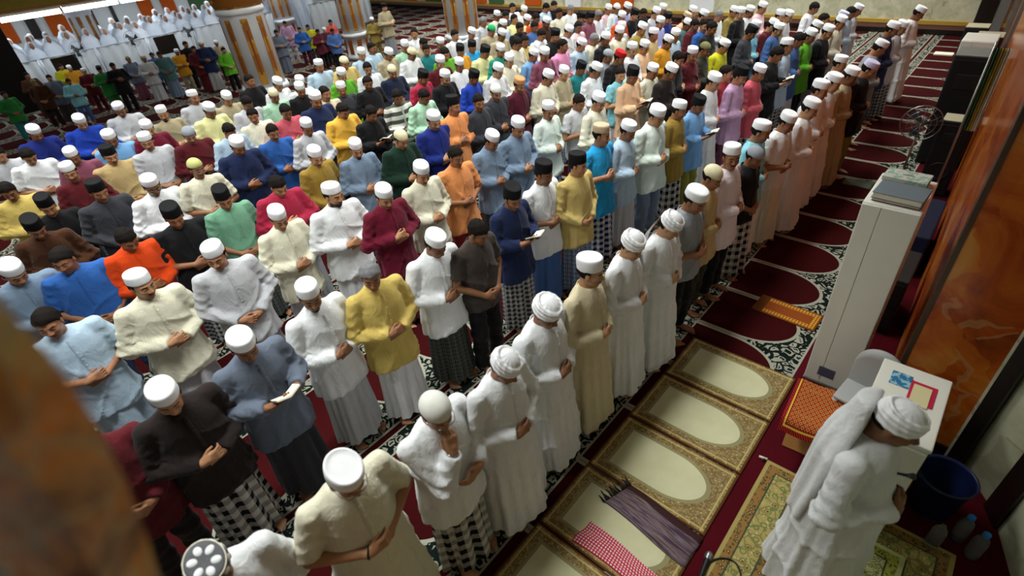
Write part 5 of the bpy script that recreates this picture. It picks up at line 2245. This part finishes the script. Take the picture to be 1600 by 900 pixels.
link('plug', tube_mesh('plug', [(0.0, -0.02, 0), (0.015, -0.005, 0.0)], 0.011, 8), c2, 'black_plastic')

bk = empty('bucket', (0.60, 3.30, 0))
tag(bk, 'dark blue plastic bucket beside the imam', 'bucket')
bp = plain('blue_plastic', '#16224f', 0.35, 0.4)
link('shell', lathe_mesh('shell', [(0.0, 0.01), (0.115, 0.01), (0.118, 0.0), (0.125, 0.01), (0.158, 0.33), (0.170, 0.335), (0.170, 0.35), (0.156, 0.35), (0.152, 0.33), (0.112, 0.02), (0.0, 0.02)], 40), bk, bp)
link('handle', tube_mesh('handle', [(0.165 * math.cos(a_), 0.165 * math.sin(a_) * 0.98, 0.30 - 0.06 * math.sin(a_)) for a_ in np.linspace(0, math.pi, 20)], 0.004, 6), bk, 'metal')
pet = M('clear_plastic', 0.1, 0.5)
pet.base(srgb('#c9d3d8'))
pet.b.inputs['Transmission Weight'].default_value = 0.85
pet.b.inputs['IOR'].default_value = 1.2
BP = [(0.002, 0.0), (0.030, 0.0), (0.033, 0.01), (0.033, 0.06), (0.031, 0.07), (0.033, 0.08), (0.033, 0.15), (0.028, 0.18), (0.014, 0.205), (0.013, 0.22)]
BB = lathe_mesh('bottle_body', BP, 24); BB.materials.append(pet.mat)
BC = lathe_mesh('bottle_cap', [(0.016, 0.212), (0.0165, 0.214), (0.0165, 0.235), (0.014, 0.238)], 18, cap0=True, cap1=True); BC.materials.append(plain('blue_cap', '#1f7fd0', 0.4))
for i, (x, y, lab) in enumerate(((0.78, 3.14, 'water bottle with blue cap nearer the bucket'), (0.865, 3.06, 'water bottle with blue cap nearer the right edge'), (0.66, 2.98, 'clear water bottle without a visible cap beside the imam'))):
    e = empty('water_bottle', (x, y, 0.0))
    tag(e, lab, 'bottle', 'water bottles by the niche')
    e.scale = (1.25, 1.25, 1.1)
    link('bottle_body', BB, e)
    if i < 2:
        link('bottle_cap', BC, e)

# green and white bunting stands by the wall
bs = empty('flag_stand', (-0.19, 7.55, 0))
tag(bs, 'green and yellow cloth flag hanging on a pole by the wall', 'flag')
link('pole', tube_mesh('pole', [(0, 0, 0.02), (0, 0, 2.1)], 0.012, 8), bs, 'metal')
link('base', lathe_mesh('base', [(0.10, 0.0), (0.10, 0.02), (0.02, 0.035)], 20, cap0=True, cap1=True), bs, 'black_plastic')
th = np.linspace(0, 1, 17)
for nm, col, off in (('green_cloth', '#2f5a34', 0.0), ('yellow_cloth', '#a3913a', 0.045), ('white_cloth', '#c9c9bd', 0.085)):
    rings = [np.stack([0.012 + off + 0.045 * th, 0.02 * np.sin(th * 12 + z * 3) - 0.03, np.full(17, z)], 1) for z in (1.2, 1.5, 1.8, 2.05)]
    V, Q, _ = loft(rings, False)
    n0 = len(V); V = np.concatenate([V, V + np.array([0, 0.006, 0])]); Q = np.concatenate([Q, Q[:, ::-1] + n0])
    link(nm, np_mesh(nm, V, Q), bs, 'cloth', srgb(col))
